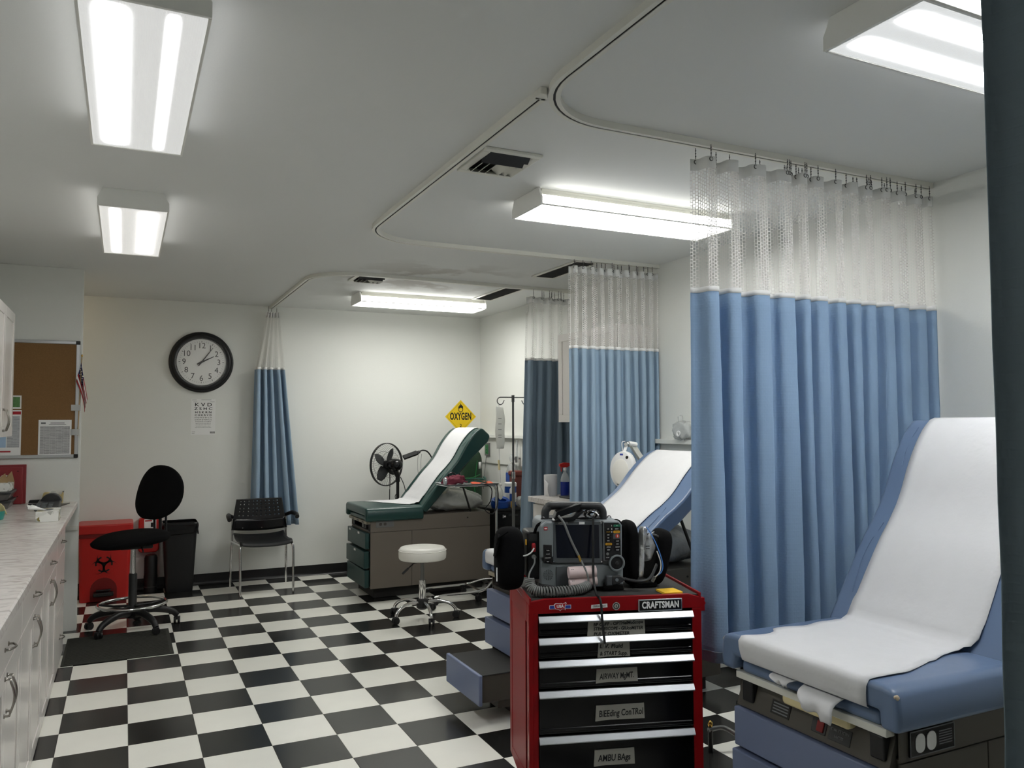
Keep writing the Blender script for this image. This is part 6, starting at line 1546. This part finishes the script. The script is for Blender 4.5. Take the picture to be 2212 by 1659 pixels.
dl = MB().lathe([(0.0001, 0.001), (0.025, 0.001), (0.024, 0.006), (0.014, 0.008), (0.0001, 0.0085)], 32, Matrix.Translation((X(0.371), -0.004, Z(0.957))) @ Matrix.Rotation(PI / 2, 4, 'X')).build('speed_dial', 'black plastic', mo, smooth=40)
MB().lathe([(0.007, 0.008), (0.007, 0.011), (0.005, 0.012)], 18, Matrix.Translation((X(0.371), -0.004, Z(0.957))) @ Matrix.Rotation(PI / 2, 4, 'X')).build('dial_button', 'charcoal plastic', dl, smooth=40)
# lower front
MB().prism(q([(0.07, 0.868), (0.40, 0.862), (0.40, 0.965), (0.352, 0.955), (0.34, 0.945), (0.32, 0.952), (0.115, 0.958), (0.085, 0.965), (0.07, 0.98)]), 'y', 0.004, 0.02).build('lower_front', 'device grey', mo, smooth=30, bevel=0.004)
MB().box(X(0.13), X(0.287), 0.0, 0.006, Z(0.872), Z(0.948)).build('printer_door', 'device dark', mo, bevel=0.002)
g = MB()
for r in (0.004, 0.009, 0.014, 0.0185):
    n = max(4, int(r * 900))
    for k in range(n):
        a = 2 * PI * k / n; g.cyl((X(0.099) + r * math.cos(a), 0.0045, Z(0.917) + r * math.sin(a)), (X(0.099) + r * math.cos(a), 0.0025, Z(0.917) + r * math.sin(a)), 0.0016, n=5)
g.build('speaker_hole', 'ink black', mo, smooth=0)['kind'] = 'stuff'
for a, b in ((0.062, 0.135), (0.318, 0.402)):
    MB().prism(q([(a, 0.8488), (b, 0.8488), (b, 0.872), (a + 0.01, 0.884), (a, 0.88)]), 'y', -0.004, 0.05).build('front_foot', 'black plastic', mo, bevel=0.005)
for a in (0.08, 0.36): MB().box(X(a), X(a + 0.05), 0.15, 0.2, 0.0005, 0.025).build('rear_foot', 'black plastic', mo, bevel=0.004)
pl = MB().box(X(0.322), X(0.35), -0.03, -0.004, Z(0.872), Z(0.912)).build('therapy_plug', 'device dark', mo, bevel=0.005)
MB().prism(q([(0.345, 0.876), (0.375, 0.88), (0.398, 0.893), (0.398, 0.9), (0.375, 0.912), (0.345, 0.911)]), 'y', -0.032, -0.006).build('plug_body', 'charcoal plastic', pl, bevel=0.005)
MB().cyl((X(0.364), -0.032, Z(0.896)), (X(0.364), -0.0345, Z(0.896)), 0.0065, n=16).build('plug_button', 'device grey', pl, smooth=40)
MB().tube(smoothpath([(X(0.397), -0.02, Z(0.8965)), (X(0.45), -0.045, Z(0.89)), (X(0.50), -0.03, Z(0.90)), (X(0.55), 0.03, Z(0.945)), (X(0.578), 0.05, Z(1.0)), (X(0.568), 0.06, Z(1.04)), (X(0.53), 0.06, Z(1.055)), (X(0.485), 0.06, Z(1.052))], 6), 0.0062, 8).build('therapy_cable', 'charcoal plastic', pl, smooth=60)
# carry handle
hp = [(X(0.100), 0.06, Z(1.12)), (X(0.100), 0.06, Z(1.155)), (X(0.112), 0.06, Z(1.172)), (X(0.132), 0.06, Z(1.178)), (X(0.30), 0.06, Z(1.174)), (X(0.322), 0.06, Z(1.168)), (X(0.334), 0.06, Z(1.15)), (X(0.334), 0.06, Z(1.115))]
MB().tube(smoothpath(hp, 4), 0.0165, 12).build('carry_handle', 'charcoal plastic', mo, smooth=60)
MB().box(X(0.105), X(0.33), 0.05, 0.14, Z(1.12), Z(1.132)).build('handle_well', 'black plastic', mo, bevel=0.004)
for x in (0.084, 0.352): MB().tube(arc((X(x), Z(1.131)), 0.0075, -10, 190, 10), 0.002, 6, M=Matrix(((1, 0, 0, 0), (0, 0, 1, 0.03), (0, 1, 0, 0), (0, 0, 0, 1)))) if False else MB().tube([(X(x) + 0.0075 * math.cos(t), 0.03, Z(1.129) + 0.0085 * math.sin(t)) for t in [PI * k / 10 for k in range(11)]], 0.0022, 6).build('strap_ring', 'dark steel', mo)
# left connector bank
cb_ = MB().prism(q([(0.022, 0.90), (0.07, 0.895), (0.07, 1.082), (0.03, 1.082), (0.022, 1.075)]), 'y', 0.03, 0.16).build('connector_bank', 'black plastic', mo, bevel=0.005)
MB().box(X(0.038), X(0.052), 0.012, 0.03, Z(1.005), Z(1.038)).build('red_plug', 'ink red', cb_, bevel=0.003)
MB().cyl((X(0.046), 0.03, Z(0.985)), (X(0.046), 0.014, Z(0.985)), 0.0085, n=14).build('hose_port', 'cable grey', cb_, smooth=40)
MB().prism(rrect(X(0.03), X(0.06), Z(1.045), Z(1.073), 0.004), 'y', 0.026, 0.03).build('port_cover', 'charcoal plastic', cb_)
MB().tube(smoothpath([(X(0.045), 0.012, Z(1.02)), (X(0.03), 0.0, Z(1.005)), (X(0.01), 0.0, Z(0.995)), (X(-0.01), 0.02, Z(0.99))], 5), 0.003, 6).build('white_cable', 'white plastic', cb_)
# coiled hose: straight lead, coil lying on the liner, straight tail up to the handle
lead = smoothpath([(X(0.046), 0.013, Z(0.985)), (X(0.042), -0.01, Z(0.965)), (X(0.02), -0.03, Z(0.935)), (X(0.012), -0.05, Z(0.915))], 6)
axis = smoothpath([(X(0.016), -0.052, Z(0.912)), (X(0.020), -0.062, Z(0.885)), (X(0.045), -0.074, Z(0.8715)), (X(0.09), -0.080, Z(0.8695)), (X(0.14), -0.076, Z(0.8695)), (X(0.19), -0.068, Z(0.8705)), (X(0.225), -0.058, Z(0.875)), (X(0.245), -0.045, Z(0.882))], 40)
co = []; turns = 31; na = len(axis)
for i in range(turns * 12):
    s = i / (turns * 12 - 1); k = min(na - 2, int(s * (na - 1))); fr_ = s * (na - 1) - k
    p = axis[k].lerp(axis[k + 1], fr_); tg = (axis[k + 1] - axis[k]).normalized()
    u = Vector((0, -1, 0.2)).cross(tg).normalized(); w = tg.cross(u)
    a = 2 * PI * i / 12; r = 0.0168
    co.append(p + r * (math.cos(a) * u + math.sin(a) * w))
MB().tube(lead + co, 0.0035, 6).build('coiled_hose', 'cable grey', mo, smooth=60)
MB().tube(smoothpath([(X(0.137), -0.012, Z(1.147)), (X(0.158), -0.02, Z(1.118)), (X(0.178), -0.022, Z(1.068)), (X(0.20), -0.022, Z(1.02)), (X(0.218), -0.024, Z(0.985))], 6), 0.0048, 8).tube(smoothpath([(X(0.218), -0.024, Z(0.985)), (X(0.232), -0.045, Z(0.95)), (X(0.244), -0.05, Z(0.915)), (X(0.247), -0.048, Z(0.885))], 6), 0.0036, 8).build('pressure_hose', 'cable grey', mo, smooth=60)
MB().cyl((X(0.214), -0.024, Z(0.993)), (X(0.222), -0.03, Z(0.97)), 0.0058, n=12).build('hose_coupling', 'gold', mo)
MB().tube(smoothpath([(X(0.277), -0.012, Z(1.142)), (X(0.272), -0.024, Z(1.08)), (X(0.268), -0.04, Z(0.99)), (X(0.264), -0.058, Z(0.91)), (X(0.264), -0.10, Z(0.858)), (X(0.266), -0.138, Z(0.852)), (X(0.268), -0.152, Z(0.83)), (X(0.272), -0.156, Z(0.76)), (X(0.279), -0.158, Z(0.69))], 6), 0.0048, 8).build('sensor_cable', 'black plastic', mo, smooth=60)
MB().cyl((X(0.279), -0.158, Z(0.69)), (X(0.280), -0.158, Z(0.677)), 0.0022, n=6).build('cable_pin', 'chrome', mo)
# side pouches of the carrying case
def pouch(c, r, e1=0.55, M=None):
    def f(u, v):
        a = 2 * PI * u; b = -PI / 2 + PI * v
        sg = lambda q_, e_: math.copysign(abs(q_) ** e_, q_)
        cb2 = abs(math.cos(b)) ** 0.35
        return (c[0] + r[0] * sg(math.sin(b), 0.7), c[1] + r[1] * sg(math.cos(a), e1) * cb2, c[2] + r[2] * sg(math.sin(a), e1) * cb2)
    return MB().grid(f, 40, 14, closed=True, M=M)
lp = pouch((X(-0.045), 0.07, Z(0.976)), (0.056, 0.075, 0.122), 0.7).build('left_pouch', 'black fabric', mo, smooth=180)
MB().grid(lambda u, v: (X(-0.09 - 0.02 * v), 0.02 + 0.05 * (u - .5), Z(1.075 - 0.085 * v)), 4, 6).build('pouch_flap', 'black fabric', lp, smooth=180, solid=0.004)
MB().tube([(X(-0.107), 0.035, Z(1.0)), (X(-0.098), -0.005, Z(1.065)), (X(-0.06), -0.01, Z(1.09))], 0.003, 6).build('pouch_strap', 'black fabric', lp)
MB().box(X(-0.1045), X(-0.1015), -0.003, 0.004, Z(0.9), Z(0.952)).build('white_tab', 'paper white', lp)
MB().box(X(0.010), X(0.014), 0.0, 0.012, Z(1.035), Z(1.055)).build('yellow_tag', 'amber key', lp)
rp1 = pouch((X(0.447), 0.085, Z(0.985)), (0.026, 0.085, 0.127), 0.6).build('right_pouch', 'black fabric', mo, smooth=180)
pouch((X(0.548), 0.10, Z(0.965)), (0.03, 0.09, 0.112), 0.6, M=Matrix.Translation((X(0.548), 0.1, Z(0.86))) @ Matrix.Rotation(math.radians(14), 4, 'Y') @ Matrix.Translation((-X(0.548), -0.1, -Z(0.86)))).build('pouch_cover', 'black fabric', rp1, smooth=180)
MB().box(X(0.45), X(0.55), 0.03, 0.17, 0.0005, 0.02).build('pouch_bottom', 'black fabric', rp1, bevel=0.006)
MB().tube(smoothpath([(X(0.375), 0.03, Z(1.118)), (X(0.392), 0.03, Z(1.115)), (X(0.408), 0.03, Z(1.09)), (X(0.412), 0.04, Z(1.05))], 5), 0.006, 6).build('case_strap', 'black fabric', rp1)
MB().tube(smoothpath([(X(0.085), 0.03, Z(1.118)), (X(0.062), 0.03, Z(1.105)), (X(0.05), 0.03, Z(1.075))], 5), 0.006, 6).build('case_strap', 'black fabric', lp)
# electrode packs in the right pouch
ep = onto(0.0, 'clear and foil electrode packs with blue wire tucked in the black pouch', 'electrode_pack', 'pack', 0.49, OY + 0.03, ZT)
MB().grid(lambda u, v: (-0.008 + 0.028 * (u - .5) + 0.02 * (v - 0.5) + 0.006 * math.sin(9 * u + 7 * v), 0.005 - 0.03 * math.sin(PI * u), 0.045 + 0.20 * v), 10, 14).build('foil_sleeve', 'foil bag', ep, smooth=180, solid=0.002)
MB().grid(lambda u, v: (0.028 + 0.05 * (u - .5) + 0.006 * math.sin(8 * v + 5 * u), 0.02 - 0.02 * math.sin(PI * u), 0.10 + 0.10 * v + 0.02 * u), 10, 10).build('clear_pack', 'foil bag', ep, smooth=180, solid=0.002)
for k in range(2): MB().box(0.008, 0.024, -0.0145, -0.0125, 0.155 + 0.01 * k, 0.158 + 0.01 * k, Matrix.Rotation(0.0, 4, 'Y')).build('print_stripe', 'ink black', ep)
MB().tube(smoothpath([(0.005, -0.03, 0.246), (0.025, -0.035, 0.215), (0.05, -0.04, 0.16), (0.068, -0.04, 0.10), (0.062, -0.04, 0.068), (0.04, -0.035, 0.05)], 6), 0.0022, 6).build('blue_wire', 'wire blue', ep)
MB().tube(smoothpath([(0.045, -0.04, 0.15), (0.06, -0.04, 0.105), (0.055, -0.04, 0.068), (0.036, -0.035, 0.046)], 6), 0.0022, 6).build('white_wire', 'white plastic', ep)
MB().cyl((0.036, -0.035, 0.05), (0.028, -0.03, 0.03), 0.007, n=10).build('wire_plug', 'cable grey', ep)
o = soft_bag('clear_wrap', (0.1, 0.06, 0.165), (0.016, 0.03, 0.03), 'foil bag', None, None, 33, amp=0.1); o.parent = ep
# cuff stuffed in the handle
bc2 = onto(0.0, 'black blood pressure cuff folded through the carry handle of monitor', 'folded_cuff', 'blood pressure cuff', 0.21, OY + 0.02, ZT + 0.285)
MB().prism([(-0.085, 0.0), (0.015, 0.03), (0.024, 0.055), (0.02, 0.058), (-0.075, 0.028)], 'y', -0.022, 0.03).build('upper_fold', 'black gloss', bc2, bevel=0.004)
MB().prism([(-0.095, -0.012), (-0.08, 0.0), (-0.02, 0.006), (0.03, 0.032), (0.035, 0.028), (-0.005, -0.006), (-0.03, -0.012)], 'y', -0.03, 0.03).build('lower_fold', 'black gloss', bc2, bevel=0.004)
sp = [((0.065 + (0.036 - 0.0013 * k) * math.cos(0.5 * k)), -0.01, 0.012 + (0.020 - 0.0007 * k) * math.sin(0.5 * k)) for k in range(22)]
g = MB()
for k in range(21):
    a, b = sp[k], sp[k + 1]; g.add([(a[0], -0.03, a[2]), (b[0], -0.03, b[2]), (b[0], 0.02, b[2]), (a[0], 0.02, a[2])], [(0, 1, 2, 3)])
g.build('rolled_end', 'black gloss', bc2, smooth=60, solid=0.003)
for k, (z, r, ang, dx) in enumerate(((0.930, 0.0225, 0.02, 0.0), (0.891, 0.0185, 0.1, 0.004))):
    t = onto(0.0, ('upper pinkish white paper roll held against the monitor front by cable' if k == 0 else 'lower pinkish paper roll on the cart liner below another roll'), 'paper_roll', 'paper roll', 0.226 + dx, OY - 0.0285, z, 'recorder paper rolls')
    K = Matrix.Rotation(-ang, 4, 'Y') @ Matrix.Rotation(PI / 2, 4, 'Y')
    MB().lathe([(0.008, -0.054), (r, -0.054), (r, 0.054), (0.008, 0.054)], 28, K).build('roll', 'pink paper', t, smooth=40)
    for j in range(2):
        MB().box(-0.046 + 0.006 * j, -0.042 + 0.006 * j, -r * 0.78, -r * 0.76, r * 0.2, r * 0.72, Matrix.Rotation(-ang, 4, 'Y')).build('print_mark', 'ink grey', t)
nt_ = onto(0.12, 'yellow sticky note pad lying on the black liner of red cart', 'sticky_notes', 'note pad', 0.562, 0.06, ZT)
for k in range(2): MB().box(-0.038, 0.038, -0.038, 0.038, 0.0005 + 0.004 * k, 0.0043 + 0.004 * k).build('pad', 'yellow paper', nt_, bevel=0.0004, rot=(0, 0, 0.03 * k))
